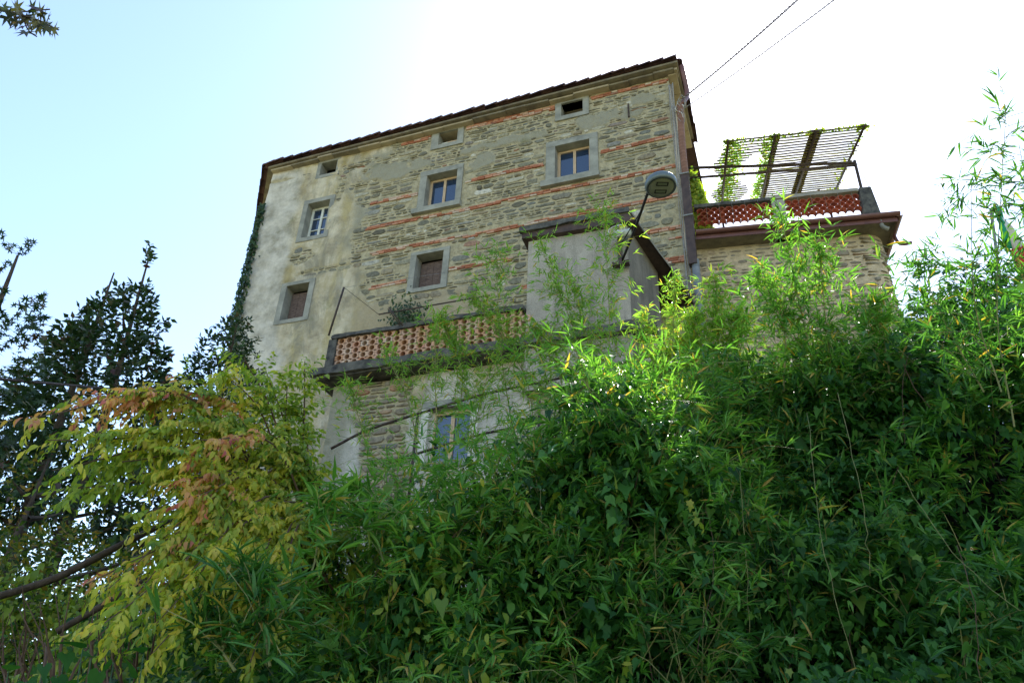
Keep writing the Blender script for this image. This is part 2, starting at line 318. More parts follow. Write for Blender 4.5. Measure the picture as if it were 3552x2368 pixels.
def kind_main(u, v):
    n = f2(u, v, 1.1, 7.7); k = np.zeros(u.shape+(3,))
    k[..., 0] = smooth(-.15, .25, (-13.75+.35*(16-v)*(v < 16)*.45-u)+(n-.5)*1.6)*.95
    k[..., 1] = smooth(-11.6, -11.0, u+(n-.5))*smooth(18.2, 17.9, v)*smooth(14, 14.6, v)
    k[..., 2] = np.maximum(smooth(18.2, 18.34, v)*smooth(-12, -11, u), smooth(-11.2, -10.4, u)*smooth(12.9, 12.3, v))
    return k
wall = wall_relief('wall', fac, UL, UR, VB, VT, .04, hole_main, relief, kind_main, M['wall'], house, vtop)
# side and back walls, roof deck
dA = np.array([math.sin(math.radians(-19.6)), math.cos(math.radians(-19.6)), 0])
cL = fac(UL, 0, 0); cR = fac(UR, 0, 0)
ring = [cL, cR, fac(UR, -2.4, 0), fac(-4.2, -2.4, 0), fac(-4.2, -9.5, 0), cL+dA*9]
def prism(ringp, z0, z1, mat, name, parent, skip=(0,), top=True, **kw):
    r = np.array(ringp); n = len(r); V = [p+Z*z0 for p in r]+[p+Z*z1 for p in r]
    Fc = [(i, (i+1) % n, n+(i+1) % n, n+i) for i in range(n) if i not in skip]
    if top: Fc.append(tuple(range(n, 2*n)))
    return part(name, V, Fc, mat, parent, **kw)
sidew = prism(ring, VB, 18.3, M['eave_plaster'], 'side_wall', house)
# rubble packer -----------------------------------------------------------
def stone_poly(w, h, k=9):
    th = np.sort((np.arange(k)+rng.uniform(-.3, .3, k))*2*math.pi/k); e = rng.uniform(2.4, 4.5)
    c, s = np.cos(th), np.sin(th); r = 1/(np.abs(c)**e+np.abs(s)**e)**(1/e); r *= rng.uniform(.84, 1.1, k)
    return c*r*w/2, s*r*h/2+c*rng.uniform(-.06, .06)*h
def stone_mesh(w, h, dep):
    x, y = stone_poly(w, h); k = len(x); V = []
    ins = min(.018, .2*h)
    fx = x*(1-ins/(w/2)); fy = y*(1-ins/(h/2))
    for i in range(k): V.append((x[i], -.0, y[i]))
    for i in range(k): V.append((fx[i], -dep*rng.uniform(.75, 1), fy[i]))
    V.append((rng.uniform(-.15, .15)*w, -dep*1.18, rng.uniform(-.1, .1)*h))
    for i in range(k): V.append((x[i]*.97, .05, y[i]*.97))
    Fc = [(i, (i+1) % k, k+(i+1) % k, k+i) for i in range(k)]+[(k+i, k+(i+1) % k, 2*k) for i in range(k)]+[(2*k+1+i, 2*k+1+(i+1) % k, (i+1) % k, i) for i in range(k)]
    return np.array(V), Fc
def pack(a0, a1, v0, v1, ok, hmin=.07, hmax=.25, gap=.024, wmul=1.0, bands=()):
    out = []; v = v0; r = 0
    cuts = sorted([b for b in bands])
    while v < v1:
        h = rng.uniform(hmin, hmax)*(1 if rng.random() > .2 else 1.25)
        a = a0+rng.uniform(-.2, 0)
        while a < a1:
            w = h*(1.0+rng.gamma(2.0, .7))*wmul; w = min(max(w, .12), .62)
            dv = (f2(a*1.0+50, v, .35, r*.1, 2)-.5)*.22
            parts_ = [(a+w/2, v+h/2+dv, w, h)]
            if h > .12 and rng.random() < .42:
                q = rng.uniform(.35, .65); parts_ = [(a+w/2, v+h*q/2+dv, w, h*q), (a+w/2, v+h*(1+q)/2+dv, w, h*(1-q))]
            for (ca, cv, ww, hh) in parts_:
                if ok(ca, cv, ww, hh): out.append((ca, cv, ww-gap, hh-gap*.8))
            a += w
        v += h; r += 1
    return out
def ok_main(u, v, w, h):
    if v+h/2 > 18.4 or u-w/2 < UL or u+w/2 > UR+.02: return False
    for a, b, c, d in OUT.values():
        if u+w*.42 > a and u-w*.42 < b and v+h*.4 > c and v-h*.4 < d: return False
    for (bv, a, b) in BANDS:
        if abs(v-bv) < .075+h*.36 and a-.02 < u < b+.02: return False
    return True
def lay(stones, fr, mat, parent, nmax, relf, name='stone', dep=(.022, .05), cover=None):
    st = []
    for s in stones:
        if cover is not None and cover(s[0], s[1]) > .12: continue
        st.append(s)
    st.sort(key=lambda s: -s[2]*s[3]/(s[1]**2+(16**2)+s[0]**2))
    bulk = MB()
    for i, (a, v, w, h) in enumerate(st):
        V, Fc = stone_mesh(w, h, rng.uniform(*dep)); 
        p0 = fr(a, 0, v); ex = fr(a+.5, 0, v)-fr(a-.5, 0, v); ex /= np.linalg.norm(ex); ey = np.cross(Z, ex)
        Wd = p0+V[:, :1]*ex+V[:, 1:2]*ey+V[:, 2:]*Z
        if i < nmax:
            me = mesh(name, V, Fc, mat); piece(name, me, basis(ex, ey, Z, p0), parent)
        else: bulk.add(Wd, Fc)
    if bulk.n: bulk.build('stonework', mat, parent, kind='stuff')
    return st
stones = pack(-13.6, UR, 10.6, 18.45, ok_main)
lay(stones, fac, M['stone'], wall, 300, relief, cover=lambda a, v: float(plaster(a, v)))
# bricks in the bands
def brick_mesh(L=.225, h=.056, d=.05):
    e = .004; V = []
    for y, k in ((.03, 0), (-d+.006, 0), (-d, e*2)):
        for (x, z) in ((-1, -1), (1, -1), (1, 1), (-1, 1)): V.append((x*(L/2-k), y, z*(h/2-k*.6)))
    Fc = [(i, (i+1) % 4, 4+(i+1) % 4, 4+i) for i in range(4)]+[(4+i, 4+(i+1) % 4, 8+(i+1) % 4, 8+i) for i in range(4)]+[(8, 9, 10, 11)]
    return np.array(V), Fc
bricks = []
for (bv, a, b) in BANDS:
    rows = 2 if bv not in (18.26, 11.93) else 3
    if bv in (12.61,): rows = 1
    for r in range(rows):
        x = a+rng.uniform(0, .12)
        while x < b-.06:
            L = rng.uniform(.17, .26)
            if x+L > b: L = b-x
            if rng.random() > .03 and L > .07:
                vv = bv+(r-(rows-1)/2)*.064+.02*math.sin(x*1.3+bv)
                if not any(x+L*.7 > c[0] and x+L*.3 < c[1] and c[2] < vv < c[3] for c in OUT.values()) and plaster(x+L/2, vv) < .45:
                    bricks.append((x+L/2, vv, L-.012))
            x += L
hid = lambda b: b[0] > -7 and b[1] < 12.95 and b[0] < -2.4
bricks.sort(key=lambda b: (hid(b), b[0]**2+b[1]**2))
BM = [mesh('brick', brick_mesh(1.0)[0], brick_mesh(1.0)[1], M['brick']) for _ in range(1)]
bulk = MB(); ey = N
for i, (a, v, L) in enumerate(bricks):
    t = rng.uniform(-.006, .006); wob = rng.uniform(-.012, .012); p0 = fac(a, t, v); X = U+Z*wob; X /= np.linalg.norm(X)
    if i < 300: piece('brick', BM[0], basis(X*L, N, Z*rng.uniform(.92, 1.06), p0), wall)
    else:
        V, Fc = brick_mesh(L); bulk.add(p0+V[:, :1]*X+V[:, 1:2]*N+V[:, 2:]*Z, Fc)
bulk.build('brickwork', M['brick'], wall, kind='stuff')
# eave: cornice of slabs, soffit, tiles ------------------------------------
roof = prism([fac(UL-.05, .28, 0), fac(UR+.32, .38, 0), fac(UR+.32, -2.7, 0), fac(-3.9, -2.7, 0), fac(-3.9, -9.8, 0), cL+dA*9.2-U*.2], 0, 0, M['slate'], 'roof', house)
def set_roof():
    me = roof.data; n = 6; off = rootloc(roof)
    lo = [18.34, 18.5, 18.5, 18.5, 18.5, 18.34]
    for i in range(n): me.vertices[i].co.z = lo[i]-off[2]; me.vertices[n+i].co.z = lo[i]+.07-off[2]
set_roof()
me = roof.data
bm_V = [v.co[:] for v in me.vertices]
newF = [(5, 4, 3, 2, 1, 0), (0, 1, 7, 6), (1, 2, 8, 7), (2, 3, 9, 8), (3, 4, 10, 9), (4, 5, 11, 10), (5, 0, 6, 11), (6, 7, 8, 9, 10, 11)]
roof.data = mesh('roof', np.array(bm_V), newF, M['slate'])
# low hipped top
apex = [fac(-12, -4.5, 21.0), fac(-5.5, -4.5, 21.1)]
rr = [np.array(p) for p in ([fac(UL-.05, .3, 18.43), fac(UR+.3, .4, 18.58), fac(UR+.3, -9.8, 18.58), cL+dA*9.2-U*.2+Z*18.43])]
part('roof_top', rr+apex, [(0, 1, 5, 4), (1, 2, 5), (2, 3, 4, 5), (3, 0, 4)], M['tile'], house)
# cornice slabs under the tiles
x = UL+.02; k = 0
while x < UR+.2:
    L = rng.uniform(.5, 1.1); b = MB(); y1 = min(x+L-.012, UR+.28); vt = float(vtop(x))-.02
    o_ = rng.uniform(.2, .27); b.box(fac, x, y1, -.1, o_, vt-.075, vt-.012+rng.uniform(-.006, .006)); b.build('eave_slab', M['eave_plaster'] if rng.random() < .6 else M['slate'], roof); x += L
y = .1
while y > -2.5:
    b = MB(); b.box(fac, UR+.002, UR+.24, y-.75, y-.01, 18.36, 18.44); b.build('eave_slab', M['eave_plaster'], roof); y -= .76
# roof tiles along the edge: overlapping curved tiles seen from below
def tile_mesh(r=.095, L=.42, th=.016, k=6):
    V = []; 
    for yy, rr_ in ((0, r), (L, r*.82)):
        for q in (rr_, rr_-th):
            for i in range(k+1):
                a = math.pi*i/k; V.append((math.cos(a)*q, yy, math.sin(a)*q*.75))
    n = k+1; Fc = []
    for i in range(k):
        Fc += [(i, i+1, 2*n+i+1, 2*n+i), (n+i+1, n+i, 3*n+i, 3*n+i+1), (i+1, i, n+i, n+i+1), (2*n+i, 2*n+i+1, 3*n+i+1, 3*n+i)]
    Fc += [(0, 2*n, 3*n, n), (k, n+k, 3*n+k, 2*n+k)]
    return np.array(V), Fc
tV, tF = tile_mesh(); TM = mesh('roof_tile', tV, tF, M['tile'])
tV2 = tV*[1, 1, -1]; TM2 = mesh('roof_tile', tV2, tF, M['tile'])
def edge_tiles(p0, p1, inward, sp=.36):
    L = np.linalg.norm(p1-p0); n = int(L/sp); ex = (p1-p0)/L
    for i in range(n+1):
        for row in (0, 1):
            p = p0+ex*(i*sp+rng.uniform(-.03, .03)+row*.15)+inward*(row*.19+rng.uniform(-.015, .015)); dd = ex+Z*(-.09+rng.uniform(-.03, .03)); dd /= np.linalg.norm(dd)
            yy = np.cross(Z, dd); yy /= np.linalg.norm(yy); zz = np.cross(dd, yy)
            piece('roof_tile', TM, basis(yy*1.2, dd, zz*1.9, p+Z*(.05+row*.05+rng.uniform(-.012, .018))), roof)
edge_tiles(fac(UR+.3, .4, 18.58), fac(UL-.12, .31, 18.42), N)
edge_tiles(fac(UR+.33, .3, 18.56), fac(UR+.33, -2.6, 18.56), -U)
edge_tiles(fac(UL-.2, .25, 18.42), cL+dA*6-U*.33+Z*18.42, np.array([dA[1], -dA[0], 0]))
# windows --------------------------------------------------------------------
def window(key, style):
    a, b, c, d = WIN[key]; A, B, C_, D_ = OUT[key]
    w = bpy.data.objects.new('window', None); col.objects.link(w); w.parent = house; w.location = tuple(fac((a+b)/2, 0, c)-rootloc(house))
    pr = .055+rng.uniform(0, .012)
    box('jamb', fac, A, a, -.3, pr, C_, d, M['frame_stone'], w); box('jamb', fac, b, B, -.3, pr, C_, d, M['frame_stone'], w)
    box('lintel', fac, A+.0, B+.0, -.3, pr+.006, d, D_, M['frame_stone'], w)
    if key in ('w22', 'w23'): box('sill', fac, A-.12, B+.03, -.3, .15, C_-.16, c, M['frame_stone'], w)
    else: box('sill', fac, a, b, -.3, pr-.004, C_, c, M['frame_stone'], w)
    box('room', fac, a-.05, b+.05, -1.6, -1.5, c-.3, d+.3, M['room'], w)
    if style == 'white': box('curtain', fac, a+.05, (a+b)/2+.12, -.36, -.35, c+.05, d-.05, M['white_wood'], w)
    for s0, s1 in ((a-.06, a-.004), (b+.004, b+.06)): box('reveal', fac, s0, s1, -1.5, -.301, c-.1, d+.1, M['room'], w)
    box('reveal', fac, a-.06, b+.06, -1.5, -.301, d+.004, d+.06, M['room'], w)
    if style in ('cream', 'white', 'cream_low'):
        mt = M['white_wood'] if style == 'white' else M['cream_wood']; w0, w1 = -.27, -.22; m_ = (a+b)/2; t = .045
        fr = bpy.data.objects.new('frame', None); 
        f = MB(); f.box(fac, a, a+t, w0, w1, c, d); f.box(fac, b-t, b, w0, w1, c, d); f.box(fac, a+t, b-t, w0, w1, d-t, d); f.box(fac, a+t, b-t, w0, w1, c, c+t); fo = f.build('frame', mt, w)
        for (l, r_) in ((a+t, m_), (m_, b-t)):
            s = MB(); q = .038; s.box(fac, l+.003, l+q, w0+.01, w1+.015, c+t, d-t); s.box(fac, r_-q, r_-.003, w0+.01, w1+.015, c+t, d-t)
            s.box(fac, l+q, r_-q, w0+.01, w1+.015, d-t-q, d-t); s.box(fac, l+q, r_-q, w0+.01, w1+.015, c+t, c+t+q)
            if style == 'white':
                for g in (1, 2): vv = c+(d-c)*g/3; s.box(fac, l+q, r_-q, w0+.012, w1+.01, vv-.012, vv+.012)
            s.build('sash', mt, w)
            box('pane', fac, l+q-.005, r_-q+.005, w0+.018, w0+.026, c+t+q-.005, d-t-q+.005, M['glass'], w)
    elif style == 'shutter':
        n = 4 if key == 'w32' else 3; ws = (b-a-.03)/n
        for i in range(n): box('plank', fac, a+.015+i*ws+.004, a+.015+(i+1)*ws-.004, -.3, -.255+rng.uniform(-.008, .008), c+.01, d-.09-.02*rng.random(), M['old_wood'], w)
        for vv in (c+.25, d-.35): box('batten', fac, a+.03, b-.03, -.34, -.303, vv, vv+.07, M['old_wood'], w)
    elif style == 'half':
        box('frame', fac, a, b, -.22, -.17, c, c+.035, M['cream_wood'], w); box('frame', fac, a, a+.2, -.22, -.18, c+.036, c+.3, M['white_wood'], w)
        box('frame', fac, a+.2, b, -.221, -.171, c+.25, c+.29, M['cream_wood'], w); box('pane', fac, a+.2, b, -.21, -.2, c+.036, c+.25, M['glass'], w)
    elif style == 'low':
        box('pane', fac, a, b, -.28, -.27, c, c+.2, M['glass'], w)
    return w
for k_, s_ in (('w11', 'low'), ('w12', 'half'), ('w13', 'open'), ('w21', 'white'), ('w22', 'cream'), ('w23', 'cream'), ('w31', 'shutter'), ('w32', 'shutter')): window(k_, s_)
for (a_, v_) in ((-14.3, 17.5), (-14.0, 17.2), (-13.6, 17.35), (-14.35, 17.1)):
    pass
# iron cramp on the wall
b = MB(); b.box(fac, -2.82, -2.78, .03, .1, 17.1, 17.62); b.build('iron_cramp', M['dark_iron'], wall)
# ================================================================ PROJECTING BASE, BALCONY, BALUSTRADE
BW = 2.45
base = thing('lower_annex', fac(-7, BW, 3), 'projecting rubble-stone base with a window under the balustraded terrace', 'building')
W4 = (-6.9, -5.95, 6.15, 7.35)
def plaster_b(u, v):
    u, v = np.broadcast_arrays(np.asarray(u, float), v); n = f2(u, v, 1.3, 33.)-.5; n2 = f2(u, v, 4, 12.)-.5
    a = np.maximum((-9.0+.25*(8.2-v)-u)*2+n, (.75-np.abs(u+6.4))*1.+n*1.2); a = np.maximum(a, (u+5.4)*.8+n); return a+n2*.5+.3
def relief_b(u, v):
    k = smooth(-.05, .1, plaster_b(u, v)); return BW-.05+((f2(u, v, 5, 4.)-.5)*.03)*(1-k)+(.05+(f2(u, v, 3, 5.)-.5)*.03)*k, k
def kind_b(u, v):
    k = np.zeros(u.shape+(3,)); n = f2(u, v, 1.5, 3.); k[..., 0] = smooth(.3, .5, n); k[..., 1] = smooth(-8.6, -9.0, u)*.9; return k
UB0 = -9.35
bw = wall_relief('wall', fac, UB0, -2.0, 2.0, 8.22, .05, lambda u, v: (u > W4[0]-.03) & (u < W4[1]+.03) & (v > W4[2]-.03) & (v < W4[3]+.03), relief_b, kind_b, M['wall'], base)
box('side_wall', fac, UB0, UB0+.03, .0, BW-.02, 2, 8.22, M['concrete'], base); box('side_wall', fac, -2.03, -2.0, 0, BW-.02, 2, 8.22, M['concrete'], base)
fb = lambda u, w, v: fac(u, np.asarray(w)+BW-.05, v)
st = pack(-9.3, -4.6, 4.8, 8.2, lambda u, v, w, h: not (u+w*.45 > W4[0]-.22 and u-w*.45 < W4[1]+.2 and W4[2]-.2 < v < W4[3]+.3) and u-w/2 > UB0, .09, .22)
lay(st, fb, M['stone_wing'], bw, 160, None, cover=lambda a, v: float(plaster_b(a, v)))
def win4():
    a, b, c, d = W4; w = bpy.data.objects.new('window', None); col.objects.link(w); w.parent = base; w.location = tuple(fac((a+b)/2, BW, c)-rootloc(base))
    B0 = BW
    for l, r_ in ((a-.17, a), (b, b+.17)): box('jamb', fac, l, r_, B0-.4, B0+.02, c-.12, d, M['white_wash'], w)
    box('lintel', fac, a-.17, b+.17, B0-.4, B0+.025, d, d+.17, M['frame_stone'], w); box('sill', fac, a, b, B0-.4, B0+.03, c-.14, c, M['frame_stone'], w)
    box('room', fac, a-.05, b+.05, B0-1.3, B0-1.2, c-.3, d+.3, M['room'], w)
    f = MB(); t = .045; w0, w1 = B0-.24, B0-.19; m_ = (a+b)/2
    f.box(fac, a, a+t, w0, w1, c, d); f.box(fac, b-t, b, w0, w1, c, d); f.box(fac, a+t, b-t, w0, w1, d-t, d); f.box(fac, a+t, b-t, w0, w1, c, c+t); f.build('frame', M['white_wood'], w)
    for (l, r_) in ((a+t, m_), (m_, b-t)):
        s = MB(); q = .04; s.box(fac, l+.003, l+q, w0+.01, w1+.015, c+t, d-t); s.box(fac, r_-q, r_-.003, w0+.01, w1+.015, c+t, d-t); s.box(fac, l+q, r_-q, w0+.01, w1+.015, d-t-q, d-t); s.box(fac, l+q, r_-q, w0+.01, w1+.015, c+t, c+t+q); s.build('sash', M['cream_wood'], w)
        box('pane', fac, l+q-.005, r_-q+.005, w0+.018, w0+.026, c+t+q-.005, d-t-q+.005, M['glass'], w)
win4()
def rough_bar(name, a0, a1, w0, w1, v0, v1, mat, parent, amp=.02, step=.09, fr=fac):
    n = int((a1-a0)/step)+2; A = np.linspace(a0, a1, n); V = []
    for i, a in enumerate(A):
        for (w, v) in ((w0, v0), (w1, v0), (w1, (v0+v1)/2), (w1, v1), (w0, v1)):
            q = f2(a, w*3+v*2, 3.5, 8.1, 3)-.5; V.append(fr(a, w+(q*amp*2 if w == w1 else 0), v+(q*amp*2.2)))
    k = 5; Fc = [(i*k+j, i*k+(j+1) % k, (i+1)*k+(j+1) % k, (i+1)*k+j) for i in range(n-1) for j in range(k)]+[tuple(range(k)), tuple((n-1)*k+j for j in range(k))[::-1]]
    return part(name, V, Fc, mat, parent)
rough_bar('floor_slab', -9.7, -2.0, .02, 2.84, 8.26, 8.44, M['dark_concrete'], base, .012)
rough_bar('slab_nosing', -9.72, -1.98, 2.845, 2.93, 8.3, 8.5, M['dark_concrete'], base, .03)
bal = thing('terrace_balustrade', fac(-7, 2.8, 8.45), 'pierced balustrade of round-holed clay blocks with a blackened concrete coping', 'balustrade')
rough_bar('coping', -9.34, -4.74, 2.62, 2.9, 9.22, 9.32, M['dark_concrete'], bal, .025)
rough_bar('lower_rail', -9.2, -4.74, 2.62, 2.88, 8.4, 8.5, M['dark_concrete'], bal, .015)
b = MB(); b.box(fac, -9.4, -9.2, 2.6, 2.88, 8.46, 9.215); b.build('end_post', M['dark_concrete'], bal)
def hollow_mesh(L=.392, H=.142, dep=.22, hr=.061, k=14):
    V = []; Fc = []
    cs = (-L/4, L/4)
    for ci, cx_ in enumerate(cs):
        sq = []
        for i in range(k):
            a = 2*math.pi*i/k+math.pi/k; c, s = math.cos(a), math.sin(a); m_ = max(abs(c), abs(s)); sq.append((cx_+c/m_*L/4, s/m_*H/2))
        o = len(V)
        V += [(x, 0, z) for x, z in sq]
        V += [(cx_+math.cos(2*math.pi*i/k+math.pi/k)*hr*1.04, 0, math.sin(2*math.pi*i/k+math.pi/k)*hr*1.02) for i in range(k)]
        V += [(cx_+math.cos(2*math.pi*i/k+math.pi/k)*hr, dep, math.sin(2*math.pi*i/k+math.pi/k)*hr) for i in range(k)]
        for i in range(k): j = (i+1) % k; Fc += [(o+i, o+j, o+k+j, o+k+i), (o+k+i, o+k+j, o+2*k+j, o+2*k+i)]
    o = len(V)
    for y in (.0005, dep): V += [(-L/2, y, -H/2), (L/2, y, -H/2), (L/2, y, H/2), (-L/2, y, H/2)]
    Fc += [(o+i, o+(i+1) % 4, o+4+(i+1) % 4, o+4+i) for i in range(4)]
    return np.array(V), Fc
hV, hF = hollow_mesh(); HM = mesh('hollow_brick', hV, hF, M['hollow'])
for r in range(5):
    x = -9.0+(-.2 if r % 2 else 0)+.01
    while x < -4.7:
        if x-.2 > -9.42: piece('hollow_brick', HM, basis(U, N, Z, fac(x, 2.83+rng.uniform(-.006, .006), 8.505+.072+r*.145)), bal)
        x += .4
box('shade_backing', fac, -9.2, -4.74, 2.42, 2.5, 8.5, 9.2, mat_flat('block_hole_shade', (.07, .035, .025), (.11, .055, .04), 6, .95), bal)  # added dark sheet; its colour paints the shade inside the holes
# ================================================================ CONCRETE HUT
hut = thing('concrete_hut', fac(-3.6, 2.8, 7.4), 'small rendered concrete hut with a dark sloping roof on the corner of the terrace', 'hut')
def quadwall(name, pts, mat, parent, n=14, amp=.015):
    p = np.array(pts); V = []; s = np.linspace(0, 1, n)
    nr = np.cross(p[1]-p[0], p[3]-p[0]); nr /= np.linalg.norm(nr)
    for j in s:
        for i in s:
            q = (p[0]*(1-i)+p[1]*i)*(1-j)+(p[3]*(1-i)+p[2]*i)*j; V.append(q)
    V = np.array(V); V += nr*((fbm(V*1.5)-.5)*amp*2)[:, None]
    Fc = [(j*n+i, j*n+i+1, (j+1)*n+i+1, (j+1)*n+i) for j in range(n-1) for i in range(n-1)]
    return part(name, V, Fc, mat, parent, smooth=True)
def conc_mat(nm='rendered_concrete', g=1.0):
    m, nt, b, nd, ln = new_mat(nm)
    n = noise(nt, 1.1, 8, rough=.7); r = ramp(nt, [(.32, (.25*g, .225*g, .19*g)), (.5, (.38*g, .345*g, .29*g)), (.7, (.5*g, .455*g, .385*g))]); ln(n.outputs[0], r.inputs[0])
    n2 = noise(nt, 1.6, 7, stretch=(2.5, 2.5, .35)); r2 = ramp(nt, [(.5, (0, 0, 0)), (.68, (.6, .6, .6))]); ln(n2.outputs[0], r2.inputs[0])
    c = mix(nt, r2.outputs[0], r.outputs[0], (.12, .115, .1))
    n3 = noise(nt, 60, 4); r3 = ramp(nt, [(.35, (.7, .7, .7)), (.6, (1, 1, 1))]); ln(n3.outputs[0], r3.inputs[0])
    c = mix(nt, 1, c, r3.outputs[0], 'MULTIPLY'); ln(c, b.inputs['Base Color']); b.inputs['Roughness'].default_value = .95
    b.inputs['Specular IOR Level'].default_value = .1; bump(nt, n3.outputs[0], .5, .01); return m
M['render'] = conc_mat(); M['render_dark'] = conc_mat('darker_concrete', .55)  # right wall: same concrete, scaled darker all over
quadwall('front_wall', [fac(-4.7, 2.8, 7.3), fac(-2.48, 2.8, 7.3), fac(-2.48, 2.8, 11.05), fac(-4.7, 2.8, 11.12)], M['render'], hut)
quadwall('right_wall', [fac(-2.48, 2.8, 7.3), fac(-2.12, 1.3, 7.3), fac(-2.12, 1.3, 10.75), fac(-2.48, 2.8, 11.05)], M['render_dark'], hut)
quadwall('left_wall', [fac(-4.7, .1, 7.3), fac(-4.7, 2.8, 7.3), fac(-4.7, 2.8, 11.12), fac(-4.7, .1, 11.0)], M['render'], hut)
quadwall('gap_shade', [fac(-2.6, 1.2, 7.3), fac(-2.6, .1, 7.3), fac(-2.6, .1, 10.8), fac(-2.6, 1.2, 10.8)], M['room'], hut)  # near-black sheet painting the shade of the gap under the roof
b = MB(); lo = [fac(-4.82, 2.92, 11.06), fac(-2.3, 2.92, 10.98), fac(-1.75, 1.3, 10.62), fac(-1.5, .08, 10.5), fac(-4.82, .08, 10.9)]
hi = [fac(-4.82, 2.92, 11.3), fac(-2.42, 2.95, 11.22), fac(-1.95, 1.3, 10.86), fac(-1.55, .08, 10.72), fac(-4.82, .08, 11.1)]
V = lo+hi; b.add(V, [(4, 3, 2, 1, 0), (5, 6, 7, 8, 9)]+[(i, (i+1) % 5, 5+(i+1) % 5, 5+i) for i in range(5)]); b.build('roof', M['casing'], hut)
rough_bar('roof_edge', -4.86, -2.4, 2.9, 2.99, 11.2, 11.34, M['dark_concrete'], hut, .02)
b = MB(); b.tube(curve_pts([fac(-2.38, 2.9, 11.24), fac(-1.9, 1.3, 10.9), fac(-1.52, .1, 10.76)], 10), .035, 6); b.build('roof_trim', M['pipe_grey'], hut)
# grey tube end beside the lamp
def tubes(name, path, r, mat, parent=None, k=8, **kw):
    b = MB(); b.tube(path, r, k); return b.build(name, mat, parent, smooth=True, **kw)
t0 = fac(-2.72, 3.0, 10.62); pv = thing('pipe_stub', t0, 'short pale grey plastic tube stub beside the street lamp bracket', 'pipe')
b = MB(); b.tube([t0-U*.0, t0+U*.34-Z*.02], .085, 14, cap=False); b.tube([t0+U*.3-Z*.02, t0+U*.36-Z*.02], .097, 14, cap=False); b.build('tube', M['lamp_glass'] if 0 else mat_flat('pale_plastic', (.42, .46, .4), (.5, .54, .47), 4, .5), pv)
# ================================================================ STREET LAMP
lb = fac(-2.62, 2.9, 9.95); hc = P(1518, 424, 15.4)
lamp = thing('street_lamp', lb, 'grey disc street lamp on a thin arm bracketed to the hut corner', 'street lamp')
att = P(1488, 442, 15.45)
tubes('arm', curve_pts([lb, lb*.5+att*.5+np.array([0, 0, -.05]), att+(att-lb)*.05], 10), .028, M['black'], lamp)
tubes('stay', curve_pts([lb+np.array([-.05, 0, .35]), att*.75+lb*.25], 6), .012, M['black'], lamp)
b = MB(); b.box(fac, -2.8, -2.45, 2.85, 2.98, 9.86, 9.94); b.box(fac, -2.66, -2.58, 2.9, 3.05, 9.8, 10.02); b.box(fac, -2.68, -2.6, 2.82, 2.93, 10.05, 10.75); b.build('bracket', M['casing'], lamp)
for i in range(3):
    c = fac(-2.75+.05*i, 3.02, 10.65); th = np.linspace(0, 5.5+i*.3, 20); tubes('cable_loop', np.array([c+U*math.cos(t)*(.12+.03*i)+Z*math.sin(t)*(.17-.03*i)+N*(-.05*i-.02*math.sin(2*t)) for t in th]), .01, M['white_cable'], lamp, 4)
ax = -ray(1518, 424)*.12+np.array([.06, 0, -.95]); ax = -ax/np.linalg.norm(ax)      # axis points up
e1 = np.cross(ax, [0, 1, 0]); e1 /= np.linalg.norm(e1); e2 = np.cross(ax, e1)
def lathe(name, prof, mat, parent, c, k=28):
    V = []; 
    for r_, h_ in prof:
        for i in range(k): a = 2*math.pi*i/k; V.append(c+e1*math.cos(a)*r_+e2*math.sin(a)*r_+ax*h_)
    Fc = [(j*k+i, j*k+(i+1) % k, (j+1)*k+(i+1) % k, (j+1)*k+i) for j in range(len(prof)-1) for i in range(k)]
    return part(name, V, Fc, mat, parent, smooth=True)
lathe('housing', [(.24, -.075), (.25, -.09), (.285, -.07), (.3, -.03), (.3, .03), (.27, .08), (.18, .12), (.08, .12), (.001, .12)], M['lamp_shell'], lamp, hc)
lathe('gasket', [(.235, -.07), (.25, -.085), (.262, -.092), (.255, -.074)], M['black'], lamp, hc)
gl = lathe('lens', [(.001, -.088), (.15, -.086), (.225, -.082), (.24, -.072)], M['lamp_glass'], lamp, hc)
for s in (-1, 1):
    c = hc+e2*s*.095-ax*.094; q = [c+e1*x*.11+e2*y*.045 for x, y in ((-1, -1), (1, -1), (1, 1), (-1, 1))]; q2 = [p+ax*.012 for p in q]; qi = [c+ax*.004+e1*x*.09+e2*y*.027 for x, y in ((-1, -1), (1, -1), (1, 1), (-1, 1))]
    part('led_frame', q+q2+qi, [(0, 1, 5, 4), (1, 2, 6, 5), (2, 3, 7, 6), (3, 0, 4, 7), (0, 1, 9, 8), (1, 2, 10, 9), (2, 3, 11, 10), (3, 0, 8, 11)], M['black'], lamp)
    part('led_panel', qi, [(0, 1, 2, 3)], mat_flat('led_panel', (.13, .16, .1), (.17, .2, .13), 5, .3), lamp)
# ================================================================ DRAINPIPES & CABLES at the corner
dp = thing('drainpipe', fac(-1.45, .12, 8), 'brown ribbed drainpipe with dark square casing and grey lower pipe at the house corner', 'drainpipe')
pp = curve_pts([fac(-1.36, .2, 17.0), fac(-1.4, .2, 15.6), fac(-1.4, .2, 14.4)], 44); b = MB(); b.tube(pp, .085+.006*(np.arange(44) % 2), 12); b.build('ribbed_pipe', M['pipe_brown'], dp, smooth=False)
box('casing', fac, -1.52, -1.32, .1, .3, 11.55, 14.42, M['casing'], dp)
for v in (14.38, 13.0): box('clamp', fac, -1.54, -1.3, .08, .32, v, v+.04, M['pipe_grey'], dp)
tubes('lower_pipe', [fac(-1.37, .18, 8), fac(-1.37, .18, 11.7)], .095, M['pipe_grey'], dp, 12)
tubes('spout', curve_pts([fac(-1.2, .3, 18.4), fac(-1.15, .0, 17.6), fac(-1.3, .2, 17.0)], 8), .07, M['brown_metal'], dp)
cb = thing('cable_bundle', fac(-1.62, .1, 9), 'bundle of weathered grey cables running down the house corner', 'cables')
